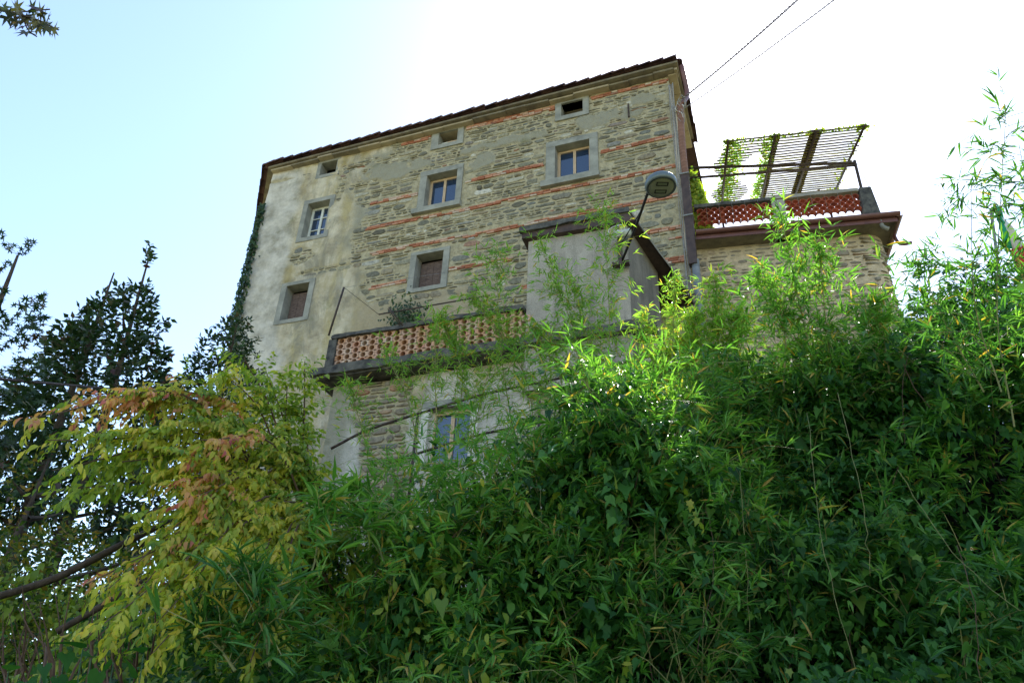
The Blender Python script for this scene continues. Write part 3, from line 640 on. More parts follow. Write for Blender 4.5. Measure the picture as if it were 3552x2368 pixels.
for i, (du, r_) in enumerate(((0, .018), (.045, .014), (.085, .02), (-.035, .01))):
    pts = [fac(UR+.02+du+.012*math.sin(v*2+i), .09+.02*math.sin(v*3+i*2), v) for v in np.linspace(9, 18.0, 30)]; tubes('cable', pts, r_, M['cable'], cb, 5)
for i in range(9):
    c = fac(-1.42+rng.uniform(-.1, .16), .25, 16.75+rng.uniform(-.35, .35)); rr_ = rng.uniform(.08, .2); ph = rng.uniform(0, 6); th = np.linspace(ph, ph+rng.uniform(3, 6), 14)
    tubes('cable_loop', np.array([c+U*math.cos(t)*rr_*.6+Z*math.sin(t)*rr_*1.4-N*.05*math.sin(t*2) for t in th]), .011, M['white_cable'] if i % 3 == 0 else M['cable'], cb, 4)
def helix(p0, p1, sag, r, pitch, ph, n=260):
    t = np.linspace(0, 1, n)[:, None]; p = p0+(p1-p0)*t-Z*sag*4*t*(1-t); L = np.linalg.norm(p1-p0); d = (p1-p0)/L; a = np.cross(d, Z); a /= np.linalg.norm(a); b_ = np.cross(d, a)
    th = t*L/pitch*2*math.pi+ph; return p+a*np.cos(th)*r+b_*np.sin(th)*r
ca0 = fac(-1.3, .4, 16.95); ca1 = P(2120, -270, 13)
oc = thing('overhead_cable', ca0, 'thick twisted pair overhead cable, the upper and left of two leaving the corner', 'cable', 'overhead cables leaving the house corner')
for ph in (0, math.pi): tubes('strand', helix(ca0, ca1, .12, .014, .35, ph), .013, M['casing'] if ph else M['cable'], oc, 4)
ca2 = fac(-1.25, .4, 16.6); ca3 = P(2260, -270, 13)
oc = thing('overhead_cable', ca2, 'thinner pale twisted overhead cable, the lower and right of two leaving the corner', 'cable', 'overhead cables leaving the house corner')
for ph in (0, math.pi): tubes('strand', helix(ca2, ca3, .12, .009, .3, ph), .009, M['pipe_grey'] if ph else M['cable'], oc, 4)
w0 = P(-120, 860, 7); w1 = P(250, 892, 12); lw = thing('utility_wire', w0, 'single dark wire crossing the sky low at the left edge', 'wire'); tubes('strand', [w0, w1], .014, M['casing'], lw, 5)
# balcony ironwork: clothes-line pole, rod with brackets
ir = thing('clothesline_pole', fac(-9.3, 2.7, 9.3), 'thin leaning iron clothesline pole at the left end of the balustrade', 'pole')
pt = P(790, 660, 17.6); pb = P(755, 770, 16.9)
tubes('pole', [pb, pt], .022, M['dark_iron'], ir, 6); tubes('line', [pt, P(870, 722, 17.4)], .006, M['black'], ir, 4); tubes('line', [pt, P(1030, 625, 18.9)], .004, M['cable'], ir, 4)
ir2 = thing('iron_rod', P(870, 722, 17.2), 'dark horizontal iron rod with slanted brackets above the balustrade', 'rod')
tubes('rod', [P(870, 722, 17.4), P(1125, 678, 17.2)], .016, M['dark_iron'], ir2, 6)
for X_, Y_ in ((893, 706), (1090, 676)):
    tubes('bracket', [P(X_, Y_, 17.4), P(X_+32, Y_+42, 17.1)], .016, M['dark_iron'], ir2, 5); tubes('bracket', [P(X_-2, Y_+3, 17.3), P(X_+26, Y_+42, 17.1)], .012, M['dark_iron'], ir2, 5)
# iron handrail in front of the base
hr = thing('iron_handrail', P(1100, 1080, 11), 'rusty iron handrail of two rails climbing past the lower window', 'handrail')
tubes('rail', curve_pts([P(760, 1030, 11.2), P(850, 985, 11.2), P(1000, 938, 11.2), P(1120, 903, 11.2), P(1300, 865, 11.3), P(1460, 826, 11.5), P(1565, 800, 11.8)], 24), .02, M['dark_iron'], hr)
tubes('rail', curve_pts([P(900, 1060, 11.2), P(985, 1033, 11.2), P(1110, 996, 11.2), P(1300, 960, 11.3)], 14), .02, M['dark_iron'], hr)
for X_, Y_ in ((960, 950), (1240, 878), (1452, 828)): tubes('post', [P(X_, Y_, 11.22), P(X_, Y_, 11.22)-Z*1.6], .022, M['dark_iron'], hr, 6)
# ================================================================ TERRACE WING
wing = thing('terrace_wing', wng(3.2, -.4, 4), 'low rubble-stone wing with a rounded corner, brown gutter and roof terrace', 'building')
SL, SR, RC = .6, 5.35, .45
def wcurve(s, w, v):          # wraps a rounded corner at the right end
    s, w, v = np.broadcast_arrays(np.asarray(s, float), w, v); s0 = SR-RC; t = np.clip((s-s0)/RC, 0, math.pi/2); ex = np.maximum(s-s0-RC*math.pi/2, 0)
    rr_ = RC+w; ss = np.where(s < s0, s, s0+rr_*np.sin(t)); ww = np.where(s < s0, w, -RC+rr_*np.cos(t))-ex
    return wng(ss, ww-.42, v)
SE = SR-RC+RC*math.pi/2+4
def relief_w(s, v): n = f2(s, v, 6, 1.)-.5; k = smooth(12.0, 12.3, v+n*.3)*.9; return (f2(s, v, 3.5, 77.)-.5)*.035+k*.02, k
ww = wall_relief('wall', wcurve, SL, SE, 3.5, 12.36, .06, lambda a, v: np.zeros(a.shape, bool), relief_w, lambda a, v: np.zeros(a.shape+(3,)), M['wall_wing'], wing)
st = pack(SL+.1, SR-RC+RC*1.5+1.2, 7.6, 12.1, lambda a, v, w, h: rng.random() < .86, .09, .19, gap=.05, wmul=.85)
lay(st, wcurve, M['stone_wing'], ww, 300, None, dep=(.012, .035))
# slab with overhang, gutter
slab = [wng(.9, 0, 0), wng(5.55, 0, 0), wng(5.55, -5.5, 0), wng(.4, -5.5, 0)]
prism(slab, 12.38, 12.5, M['slate'], 'eave', wing, skip=())
b = MB(); th = np.linspace(0, math.pi, 9)
def gut(fr, a0, a1):
    V = []; 
    for a in (a0, a1):
        for rr_ in (.075, .068):
            for t in th: V.append(fr(a, .085-math.cos(t)*rr_, 12.55-math.sin(t)*rr_*1.1))
    n = 9; Fc = []
    for i in range(n-1): Fc += [(i, i+1, 2*n+i+1, 2*n+i), (n+i, n+i+1, 3*n+i+1, 3*n+i), (i, i+1, n+i+1, n+i), (2*n+i, 2*n+i+1, 3*n+i+1, 3*n+i)]
    Fc += [(0, n, 3*n, 2*n), (n-1, 2*n-1, 4*n-1, 3*n-1)]; b.add(V, Fc)
gut(wng, .95, 5.62); b.build('gutter', M['brown_metal'], wing)
b = MB(); gut(lambda a, w, v: wng(5.55+w, a, v), -5.2, .08); b.build('gutter', M['brown_metal'], wing)
box('fascia', wng, .95, 5.55, .002, .02, 12.36, 12.54, M['brown_metal'], wing); box('fascia', wng, 5.552, 5.57, -5.4, 0, 12.36, 12.54, M['brown_metal'], wing)
tubes('gutter_outlet', curve_pts([wng(5.2, -.02, 12.45), wng(5.22, -.05, 12.3), wng(5.35, -.1, 12.25)], 6), .05, M['pipe_grey'], wing)
tubes('overflow_pipe', curve_pts([wng(5.6, -.6, 12.45), wng(5.66, -.62, 12.2), wng(5.8, -.62, 12.15), wng(5.95, -.62, 12.18)], 8), .04, M['brown_metal'], wing)
par = thing('tile_parapet', wng(3.2, -.5, 12.5), 'openwork parapet of stacked terracotta roof tiles between mossy concrete posts', 'parapet')
rough_bar('coping', 1.0, 3.0, -.62, -.42, 13.74, 13.84, M['dark_concrete'], par, .01, fr=wng); rough_bar('coping', 3.0, 5.0, -.64, -.4, 13.74, 13.84, M['concrete'], par, .015, fr=wng)
box('post', wng, 2.92, 3.22, -.64, -.42, 12.5, 13.73, M['concrete'], par)
b = MB(); b.add([wng(s, w, v) for (s, w, v) in ((5.02, -.4, 12.5), (5.42, -.4, 12.5), (5.42, -.72, 12.5), (5.02, -.72, 12.5), (5.02, -.4, 13.84), (5.3, -.4, 13.84), (5.3, -.72, 13.84), (5.02, -.72, 13.84))], [(0, 1, 5, 4), (1, 2, 6, 5), (2, 3, 7, 6), (3, 0, 4, 7), (4, 5, 6, 7)]); b.build('end_post', M['dark_concrete'], par)
def arc_mesh(r=.088, dep=.16, th=.014, k=8):
    V = []
    for y in (0, dep):
        for q in (r, r-th):
            for i in range(k+1): a = math.pi*i/k; V.append((math.cos(a)*q, y, math.sin(a)*q))
    n = k+1; Fc = []
    for i in range(k): Fc += [(i, i+1, n+i+1, n+i), (2*n+i, 2*n+i+1, 3*n+i+1, 3*n+i), (i, i+1, 2*n+i+1, 2*n+i), (n+i, n+i+1, 3*n+i+1, 3*n+i)]
    return np.array(V), Fc
aV, aF = arc_mesh(); AM = mesh('scale_tile', aV, aF, M['scale_tile'])
for (s0, s1) in ((1.05, 2.92), (3.22, 5.02)):
    for r in range(5):
        s = s0+.09+(.088 if r % 2 else 0)
        while s < s1-.06: piece('scale_tile', AM, basis(Uw, Nw, Z, wng(s, -.45+rng.uniform(-.005, .005), 13.22+r*.098)), par); s += .178
for s_ in np.arange(1.3, 5, .32): tubes('tie_wire', [wng(s_, -.4, 13.78), wng(s_+.01, -.38, 13.2)], .004, M['cable'], par, 3)
# ================================================================ PERGOLA
pg = thing('pergola', wng(3.6, -1.3, 12.6), 'tilted rusty iron pergola with slatted reed cover and torn gaps on the roof terrace', 'pergola')
pitch = math.radians(19.2)
def prg(s, t, h=0): return wng(s, .2-t*math.cos(pitch)+h*math.sin(pitch), 15.27+t*math.sin(pitch)+h*math.cos(pitch))
def pr_s(s, t): return s+(.02*t)
for s_ in (1.98, 3.15, 4.15, 5.3): tubes('rafter', [prg(s_, -.12), prg(s_+.1, 5.4)], .035, M['dark_iron'], pg, 6)
tubes('beam', [wng(.95, -.8, 15.47), wng(5.2, -.8, 15.02)], .04, M['dark_iron'], pg); tubes('beam', [wng(.95, -.8, 15.1), wng(5.2, -.8, 14.94)], .035, M['dark_iron'], pg)
for i in range(6): a = .95+i*.7; tubes('brace', [wng(a, -.8, 15.45-.09*i if i % 2 else 15.1), wng(a+.7, -.8, 15.12 if i % 2 else 15.4-.07*i)], .008, M['dark_iron'], pg, 4)
tubes('post', [wng(5.2, -.8, 12.6), wng(5.2, -.8, 15.1)], .04, M['dark_iron'], pg); tubes('post', [wng(5.3, -4.6, 12.6), wng(5.35, -4.6, 16.8)], .04, M['dark_iron'], pg); tubes('post', [wng(2.1, -4.6, 12.6), wng(2.1, -4.6, 16.8)], .04, M['dark_iron'], pg)
tubes('stay', [wng(5.25, -.8, 15.0), wng(5.35, -.6, 13.85)], .01, M['cable'], pg, 4)
M['glow'] = mat_leaf('glow_slat', [(0, (.3, .3, .07)), (1, (.42, .38, .1))], .5, .7)  # thin yellow slats added between the reeds for the glow through the cover
M['slat'] = mat_leaf('reed_slat', [(0, (.05, .03, .018)), (.6, (.09, .06, .03)), (1, (.2, .18, .05))], .3, .7, tgain=1.6)
nsl = 64
for i in range(nsl):
    t = .02+i*.083
    def seg(a, c, tt=t): 
        b = MB(); n = max(2, int((c-a)/.25)+1); A_ = np.linspace(a, c, n); V = []
        for x in A_:
            j = rng.uniform(-.01, .01)
            for (dt, dh) in (((-.02, .012), (.024, .008), (.024, -.01), (-.02, -.012)) if i % 2 == 0 else ((-.004, .01), (.005, .008), (.005, .0), (-.004, .0))): V.append(prg(x+.02*tt, tt+dt+j, .045+dh))
        Fc = [(q*4+k_, q*4+(k_+1) % 4, (q+1)*4+(k_+1) % 4, (q+1)*4+k_) for q in range(n-1) for k_ in range(4)]; b.add(V, Fc); b.build('slat', M['slat'] if i % 2 == 0 else M['glow'], pg)
    g0, g1 = 2.45+.25*math.sin(t*2.2)+rng.uniform(-.05, .05), 2.98+.08*math.sin(t*5)+rng.uniform(-.05, .05)
    lft = 1.96 if t < .4 else 1.78+.12*math.sin(t*3)+rng.uniform(-.04, .04); rgt = 5.38+rng.uniform(-.05, .05)
    if .95 < t: seg(lft, g0); seg(g1, rgt)
    else: seg(lft, rgt)
for s_ in (3.22, 4.1, 4.25):     # rolled reed mats lying along the rafters
    V = []; n = 24
    for i, t in enumerate(np.linspace(0, 5.2, n)):
        for ds in (-.07+rng.uniform(-.01, .01), .07+rng.uniform(-.01, .01)): V.append(prg(s_+ds+.02*t, t, .07+rng.uniform(-.004, .004)))
        for ds in (.07, -.07): V.append(prg(s_+ds+.02*t, t, .085))
    part('reed_mat', V, [(i*4+k_, i*4+(k_+1) % 4, (i+1)*4+(k_+1) % 4, (i+1)*4+k_) for i in range(n-1) for k_ in range(4)], M['mat_reed'], pg)
c = wng(3.75, -1.0, 14.15); part('torn_sheet', [c, c+Uw*.5+Z*.28, c+Uw*.58+Z*.05, c+Uw*.1-Z*.16, c+Nw*.12, c+Uw*.5+Z*.26+Nw*.12, c+Uw*.56+Z*.02+Nw*.12, c+Uw*.1-Z*.16+Nw*.12], [(0, 1, 2, 3), (7, 6, 5, 4), (0, 4, 5, 1), (1, 5, 6, 2), (2, 6, 7, 3), (3, 7, 4, 0)], M['mat_reed'], pg)
# ================================================================ LEAVES
def tmpl(kind):
    if kind == 'bamboo': V = [(0, 0, 0), (.22, .5, .03), (.22, -.5, .03), (.25, 0, -.01), (.6, .38, -.0), (.6, -.38, -.0), (.6, 0, -.04), (1, 0, -.12)]; Fc = [(0, 3, 1), (0, 2, 3), (1, 3, 6), (1, 6, 4), (2, 5, 6), (2, 6, 3), (4, 6, 7), (6, 5, 7)]
    elif kind == 'heart': V = [(.06, 0, 0), (-.06, .22, .1), (.08, .44, .12), (.34, .42, .06), (.62, .2, -.04), (1.05, 0, -.3), (.62, -.2, -.04), (.34, -.42, .06), (.08, -.44, .12), (-.06, -.22, .1), (.5, 0, -.06)]; Fc = [(0, 2, 1), (0, 10, 3), (0, 3, 2), (10, 4, 3), (10, 5, 4), (10, 6, 5), (10, 7, 6), (0, 7, 10), (0, 8, 7), (0, 9, 8)]
    elif kind == 'lobed': V = [(0, 0, 0), (-.1, .38, .08), (.2, .33, .06), (.42, .52, -.02), (.55, .25, .02), (1, 0, -.2), (.55, -.25, .02), (.42, -.52, -.02), (.2, -.33, .06), (-.1, -.38, .08), (.35, 0, -.04)]; Fc = [(0, 2, 1), (0, 10, 2), (2, 10, 3), (10, 4, 3), (10, 5, 4), (10, 6, 5), (10, 7, 6), (8, 7, 10), (0, 8, 10), (0, 9, 8)]
    elif kind == 'oval': V = [(0, 0, 0), (.25, .42, .05), (.25, -.42, .05), (.25, 0, .02), (.55, .5, .02), (.55, -.5, .02), (.55, 0, -.02), (.8, .3, -.08), (.8, -.3, -.08), (1, 0, -.2)]; Fc = [(0, 3, 1), (0, 2, 3), (1, 3, 6, 4), (3, 2, 5, 6), (4, 6, 7), (6, 8, 7), (6, 5, 8), (7, 8, 9)]
    elif kind == 'droop': V = [(0, 0, 0), (.25, .4, .06), (.25, -.4, .06), (.25, 0, .03), (.52, .5, -.02), (.52, -.5, -.02), (.5, 0, -.06), (.72, .3, -.2), (.72, -.3, -.2), (.85, 0, -.42)]; Fc = [(0, 3, 1), (0, 2, 3), (1, 3, 6), (1, 6, 4), (3, 2, 6), (2, 5, 6), (4, 6, 7), (6, 8, 7), (6, 5, 8), (7, 8, 9)]
    elif kind == 'star':
        V = [(.3, 0, .02)]; 
        for i in range(14):
            a = -math.pi*.86+i*2*math.pi*.86/13; r = (.75 if i % 2 else .28) if 0 < i < 13 else .42; r *= (1 if i != 1 and i != 12 else .8); V.append((.3+r*math.cos(a), r*math.sin(a), -.05*(i % 2)))
        Fc = [(0, i, i+1) for i in range(1, 14)]
    elif kind == 'simple': V = [(0, 0, 0), (.4, .4, .04), (.4, -.4, .04), (1, 0, -.05)]; Fc = [(0, 3, 1), (0, 2, 3)]
    elif kind == 'blade': V = [(0, .5, 0), (0, -.5, 0), (.4, .45, .12), (.4, -.45, .12), (.75, .3, .1), (.75, -.3, .1), (1, 0, 0)]; Fc = [(0, 1, 3), (0, 3, 2), (2, 3, 5), (2, 5, 4), (4, 5, 6)]
    tri = []
    for f in Fc:
        for i in range(1, len(f)-1): tri.append((f[0], f[i], f[i+1]))
    return np.array(V, float), np.array(tri)
def nrm(v): return v/(np.linalg.norm(v, axis=-1, keepdims=True)+1e-9)
class Leaves:
    def __init__(s): s.d = []
    def add(s, Pp, D, Nn, L, Wd, mi=0):
        n = len(Pp); s.d.append((Pp, D, Nn, np.broadcast_to(L, (n,)), np.broadcast_to(Wd, (n,)), np.broadcast_to(mi, (n,))))
    def arrays(s): return [np.concatenate([q[i] for q in s.d]) for i in range(6)]
    def build(s, kind, mats, parent=None, nobj=0, name='foliage', leafname='leaf', **kw):
        Pp, D, Nn, L, Wd, mi = s.arrays(); D = nrm(D); Sd = nrm(np.cross(Nn, D)); Nn = np.cross(D, Sd); TV, TF = tmpl(kind)
        if not isinstance(mats, list): mats = [mats]
        order = np.argsort(np.linalg.norm(Pp, axis=1)/L)
        if nobj:
            vis = []
            for i in order:
                c = R.T @ Pp[i]; x = c[0]/-c[2]*F; y = c[1]/-c[2]*F
                if c[2] < 0 and abs(x) < 1776 and abs(y) < 1184: vis.append(i)
                if len(vis) >= nobj: break
            vis = np.array(vis, int); msh = [mesh(leafname, TV, TF, mt) for mt in mats]
            for i in vis: piece(leafname, msh[int(mi[i]) % len(mats)], basis(D[i], Sd[i], Nn[i], Pp[i], (L[i], Wd[i], L[i])), parent)
            order = np.setdiff1d(order, vis)
        if len(order) == 0: return None
        Pp, D, Nn, L, Wd, mi, Sd = [q[order] for q in (Pp, D, Nn, L, Wd, mi, Sd)]
        V = Pp[:, None]+D[:, None]*(TV[None, :, :1]*L[:, None, None])+Sd[:, None]*(TV[None, :, 1:2]*Wd[:, None, None])+Nn[:, None]*(TV[None, :, 2:]*L[:, None, None])
        n = len(Pp); Fc = (TF[None]+np.arange(n)[:, None, None]*len(TV)).reshape(-1, 3)
        if parent is not None and 'kind' not in kw: kw['kind'] = 'stuff'
        return part(name, V.reshape(-1, 3), Fc, mats, parent, mid=np.repeat(mi, len(TF)) if len(mats) > 1 else None, **kw)
def rv(n): return nrm(rng.normal(size=(n, 3)))
def twigs(LV, base, dirn, tl, nl, ll, lw, droop=.4, spread=.7, mi=0, up=.6, jit=.3):
    """leaves in alternation along many twigs"""
    n = len(base); dirn = nrm(dirn); tl = np.broadcast_to(tl, (n,))
    t = (np.arange(nl)+.5)/nl; side = nrm(np.cross(dirn, np.array([0, 0, 1.])+rv(n)*.2))
    Pp = base[:, None]+dirn[:, None]*(t[None, :, None]*tl[:, None, None])-Z*(t[None, :, None]**2*tl[:, None, None]*droop*.4)
    sg = np.where(np.arange(nl) % 2 == 0, 1, -1)[None, :, None]
    D = dirn[:, None]*(1-spread*.5*(1-t[None, :, None]*.7))+side[:, None]*sg*spread*(1-.6*t[None, :, None])+rng.normal(size=(n, nl, 3))*jit*.5-Z*droop
    Nn = np.array([0, 0, 1.])*up+rng.normal(size=(n, nl, 3))*.45
    L = ll*rng.uniform(.65, 1.15, (n, nl)); m_ = np.broadcast_to(np.asarray(mi).reshape(-1, 1) if np.ndim(mi) else mi, (n, nl))
    LV.add(Pp.reshape(-1, 3), D.reshape(-1, 3), Nn.reshape(-1, 3), L.ravel(), (L*lw*rng.uniform(.8, 1.2, L.shape)).ravel(), m_.ravel())
    return Pp[:, -1]
def fans(LV, c, d, nl, ll, lw, mi=0, droop=.35, spread=.9):
    """bamboo: a fan of leaves at the end of each branchlet"""
    n = len(c); d = nrm(d); s1 = nrm(np.cross(d, rv(n))); s2 = np.cross(d, s1)
    a = rng.uniform(0, 2*math.pi, (n, nl)); k = rng.uniform(.2, 1, (n, nl))*spread
    D = d[:, None]+(s1[:, None]*np.cos(a)[..., None]+s2[:, None]*np.sin(a)[..., None])*k[..., None]-Z*droop*rng.uniform(.3, 1.4, (n, nl))[..., None]
    Pp = c[:, None]-d[:, None]*(rng.uniform(0, .06, (n, nl))[..., None])
    Pp = np.broadcast_to(Pp, (n, nl, 3)); L = ll*rng.uniform(.6, 1.25, (n, nl)); Nn = np.array([0, -.25, 1.])+rng.normal(size=(n, nl, 3))*.5
    LV.add(Pp.reshape(-1, 3), D.reshape(-1, 3), Nn.reshape(-1, 3), L.ravel(), (L*lw).ravel(), np.broadcast_to(mi, (n, nl)).ravel())
# ---------------------------------------------------------------- terrain
def yoff(x): return .25*np.sin(x*1.1)+np.interp(x, [-3.5, -1.3, -.3], [1.9, 1.0, 0])
def crest(x): return np.interp(x, [-8, -3.2, -2.4, -1.7, -.9, .2, .8, 1.3, 2.2, 4, 7, 14], [1.0, 1.15, 1.2, 1.3, 1.55, 2.05, 2.5, 2.9, 3.4, 3.9, 4.3, 4.6])
def ground(x, y):
    c = crest(x); z = -1.6+np.clip(y-4.1-yoff(x), 0, None)*1.7; z = np.minimum(z, c-.45)
    far = np.clip((y-9)/10, 0, 1)*np.clip((x+9)/5, 0, 1); z = z+far*(3.5-c)*(c < 3.5)*np.clip((x+6)/3, 0, 1)
    return z+(fbm(np.stack([x*.9, y*.9, 0*x], -1))-.5)*.25
def grid(n0, n1, x0, x1, y0, y1, fx=None):
    xs = np.linspace(0, 1, n0); ys = np.linspace(0, 1, n1); X_, Y_ = np.meshgrid(x0+(x1-x0)*xs, y0+(y1-y0)*ys); return X_, Y_
X_, Y_ = grid(150, 150, -16, 16, -6, 24); Zg = ground(X_, Y_)
ii, jj = np.meshgrid(np.arange(149), np.arange(149), indexing='ij'); ii = ii.ravel(); jj = jj.ravel()
Fc = np.stack([ii*150+jj, ii*150+jj+1, (ii+1)*150+jj+1, (ii+1)*150+jj], 1)
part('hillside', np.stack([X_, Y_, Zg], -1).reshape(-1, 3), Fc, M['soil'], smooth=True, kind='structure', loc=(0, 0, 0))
far = [(-600, -600, -1.75), (600, -600, -1.75), (600, 600, -1.75), (-600, 600, -1.75)]
part('ground', far, [(0, 1, 2, 3)], mat_flat('far_ground', (.16, .17, .08), (.24, .22, .12), .2, 1), kind='structure', loc=(0, 0, -1.75))  # unseen ground; pale tone set to bounce warm light onto the facade
# ---------------------------------------------------------------- creeper thicket over the bank (nobody could count it)
def bank(n, x0, x1, tmin=0, tmax=1.12, thick=.45, xw=None):
    """points and outward normals on the billowing front of the bank"""
    x = rng.uniform(x0, x1, n); t = rng.uniform(tmin, tmax, n); c = crest(x); y0 = 2.95+yoff(x)
    zz = -1.6+(c+1.6)*np.minimum(t, 1); y = y0+(zz+1.6)/1.7+np.clip(t-1, 0, None)*14; zz = zz+np.clip(t-1, 0, None)*1.0
    p = np.stack([x, y, zz], -1); nr = nrm(np.stack([0*x, -1.0+np.clip(t-.95, 0, 1)*6, .55+0*x], -1))
    b = (fbm(p*1.15, 3)-.5)*1.5+(fbm(p*3.1+9, 2)-.5)*.5; b = np.maximum(b*1.25, np.where(t > .7, -.28, -.85))
    return p+nr*(b+.1)[:, None], nr, t
def creeper(name, n, x0, x1, tmin, tmax, kind, mat, ll, lw, per, label, cat, gate, thick=.3, d0=(0, -.2, -1)):
    LV = Leaves(); c, nr, t = bank(n, x0, x1, tmin, tmax)
    g = gate(c, t); c, nr = c[g], nr[g]; m_ = len(c)
    off = rng.normal(size=(m_, per, 3))*.1; dd = rng.uniform(-.35, thick*.5, (m_, 1))
    c = c-nr*(rng.random((m_, 1)) < .3)*.12; Pp = (c+nr*dd)[:, None]+off; cd_ = nrm(np.array(d0)+rng.normal(size=(m_, 3))*.45)
    D = cd_[:, None]*.6+np.array([0, -.55, -.1])+rng.normal(size=(m_, per, 3))*.55; Nn = nr[:, None]*.35+np.array([0, -.05, 1.])+rng.normal(size=(m_, per, 3))*.38
    L = ll*np.exp(rng.normal(size=(m_, per))*.3); LV.add(Pp.reshape(-1, 3), D.reshape(-1, 3), Nn.reshape(-1, 3), L.ravel(), (L*lw*rng.uniform(.85, 1.15, L.shape)).ravel())
    return LV.build(kind, mat, None, name=name, kind='stuff', label=label, loc=(0, 4, 0)) if False else _setup(LV.build(kind, mat, None, name=name, loc=(0., 4., 0.)), label, cat, None, 'stuff')
n_ = lambda p, s, o=0: fbm(p*s+o, 3)
creeper('creeper', 17000, -1.6, 7.5, .3, 1.3, 'heart', M['creeper'], .062, .85, 8, 'dark green heart-leaved creeper blanketing the bank at the right', 'creeper', lambda p, t: (n_(p, .8) > np.where(t > .75, .25, .47)) & (p[:, 0] > .2-1.6*(1-t)+rng.normal(size=len(p))*.4))
creeper('creeper', 3600, .8, 8.5, .55, 1.25, 'heart', M['creeper'], .06, .85, 9, 'deeper dark creeper mass along the top of the bank at the right', 'creeper', lambda p, t: t > .5)
creeper('ivy', 5800, -4.5, 2.6, .25, .85, 'lobed', M['creeper'], .048, .9, 9, 'low ivy covering the lower bank in the middle', 'ivy', lambda p, t: (n_(p, .9, 5) > np.where(t < .68, .5, .42)))
creeper('bramble', 6800, -5, .5, .3, 1.02, 'droop', M['lime'], .07, .42, 7, 'yellow-green shrubby growth on the left half of the bank', 'shrubs', lambda p, t: (n_(p, .9, 11) > .41) & (p[:, 0] < -.2+rng.normal(size=len(p))*.4))
creeper('undergrowth', 7500, -5, 1.8, .3, 1.06, 'oval', M['creeper'], .052, .55, 8, 'dark green mixed undergrowth in the middle of the bank', 'undergrowth', lambda p, t: n_(p, 1.0, 21) > np.where(t < .7, .5, .42))
def strands(name, n, x0, x1, tmin, tmax, kind, mats, ll, lw, label, cat, gate=None, tl=(.5, 1.3), nl=15):
    LV = Leaves(); c, nr, t = bank(n, x0, x1, tmin, tmax)
    if gate is not None: g = gate(c, t); c, nr = c[g], nr[g]
    c = c+nr*rng.uniform(.0, .28, (len(c), 1)); d = np.array([0, -.45, -1.])+rng.normal(size=(len(c), 3))*[.5, .2, .35]
    mi = (rng.random(len(c)) < .12).astype(int) if len(mats) > 1 else 0
    twigs(LV, c, d, rng.uniform(*tl, len(c)), nl, ll, lw, droop=.35, spread=1.1, mi=mi, jit=.6, up=.5)
    _setup(LV.build(kind, mats, None, name=name, loc=(0., 4., 0.)), label, cat, None, 'stuff')
strands('creeper', 950, -.6, 8.5, .15, 1.1, 'heart', [M['creeper'], M['bamboo_dark']], .075, .8, 'trailing heart-leaved strands hanging over the right bank', 'creeper', lambda p, t: n_(p, 1.1, 71) > .47)
strands('ivy', 520, -3.5, 2.2, .1, .8, 'lobed', [M['creeper'], M['lime']], .055, .9, 'trailing ivy strands over the lower bank', 'ivy', lambda p, t: n_(p, 1.1, 81) > .47, tl=(.4, .9))
strands('bramble', 700, -4.5, -.5, .2, 1.1, 'droop', [M['lime'], M['yellow']], .07, .4, 'yellowish drooping sprays over the left half of the bank', 'shrubs', lambda p, t: n_(p, 1.0, 91) > .5, tl=(.3, .7), nl=12)
sb = MB(); c_, nr_, t_ = bank(230, -3.5, 8, .0, 1.0)
for p, q in zip(c_, nr_):
    L = rng.uniform(.3, 1.1); e = p+q*rng.uniform(-.1, .2)+np.array([rng.normal()*.35, -.25, -.9])*L; mdl = (p+e)/2+rv(1)[0]*.12
    sb.tube(curve_pts([p+q*.1, mdl, e], 6), rng.uniform(.0018, .004), 3, cap=False)
_setup(part('bare_stems', np.concatenate(sb.V), sb.F, M['twig'], None, loc=(0, 4, 0)), 'tangle of thin bare brown stems woven through the thicket', 'stems', None, 'stuff')
def bamboo_cover(name, n, x0, x1, tmin, tmax, mat, ll, label, gate):
    LV = Leaves(); c, nr, t = bank(n, x0, x1, tmin, tmax); g = gate(c, t); c, nr = c[g], nr[g]
    c = c+nr*rng.uniform(-.25, .4, (len(c), 1)); d = nr*.6+rv(len(c))*.8+np.array([0, -.2, .1]); fans(LV, c, d, 6, ll, .13, droop=.5)
    _setup(LV.build('bamboo', mat, None, name=name, loc=(0., 4., 0.)), label, 'bamboo', None, 'stuff')
def proud(name, n, x0, x1, tmin, tmax, mat, ll, label, gate, out=.55):
    LV = Leaves(); c, nr, t = bank(n, x0, x1, tmin, tmax); g = gate(c, t); c, nr = c[g], nr[g]; k = len(c)
    d = nrm(nr*.5+rv(k)*[.9, .3, .4]+Z*.35); sb = MB(); L = rng.uniform(.35, .9, k)
    for p, q, l in zip(c, d, L):
        cc = curve_pts([p, p+q*l*.6+Z*.05, p+q*l-Z*.18*l], 6); sb.tube(cc, np.linspace(.003, .0012, 6), 3, cap=False, mi=1)
        for j in (2, 3, 4, 5): fans(LV, cc[j:j+1]+rv(1)*.05, (q+rv(1)[0]*.7)[None], 4, ll, .125, droop=.5)
    o = LV.build('bamboo', [mat, M['cane']], None, name=name, loc=(0., 4., 0.)); _setup(o, label, 'bamboo', None, 'stuff')
    _setup(part('bamboo_twigs', np.concatenate(sb.V), sb.F, M['cane'], None, loc=(0, 4, 0)), label.replace('sprays', 'twigs carrying the sprays'), 'bamboo', None, 'stuff')
proud('bamboo_sprays', 620, -1.4, 2.6, .5, 1.08, M['bamboo'], .105, 'arching light bamboo sprays standing proud of the middle of the slope', lambda p, t: n_(p, 1.2, 61) > .46)
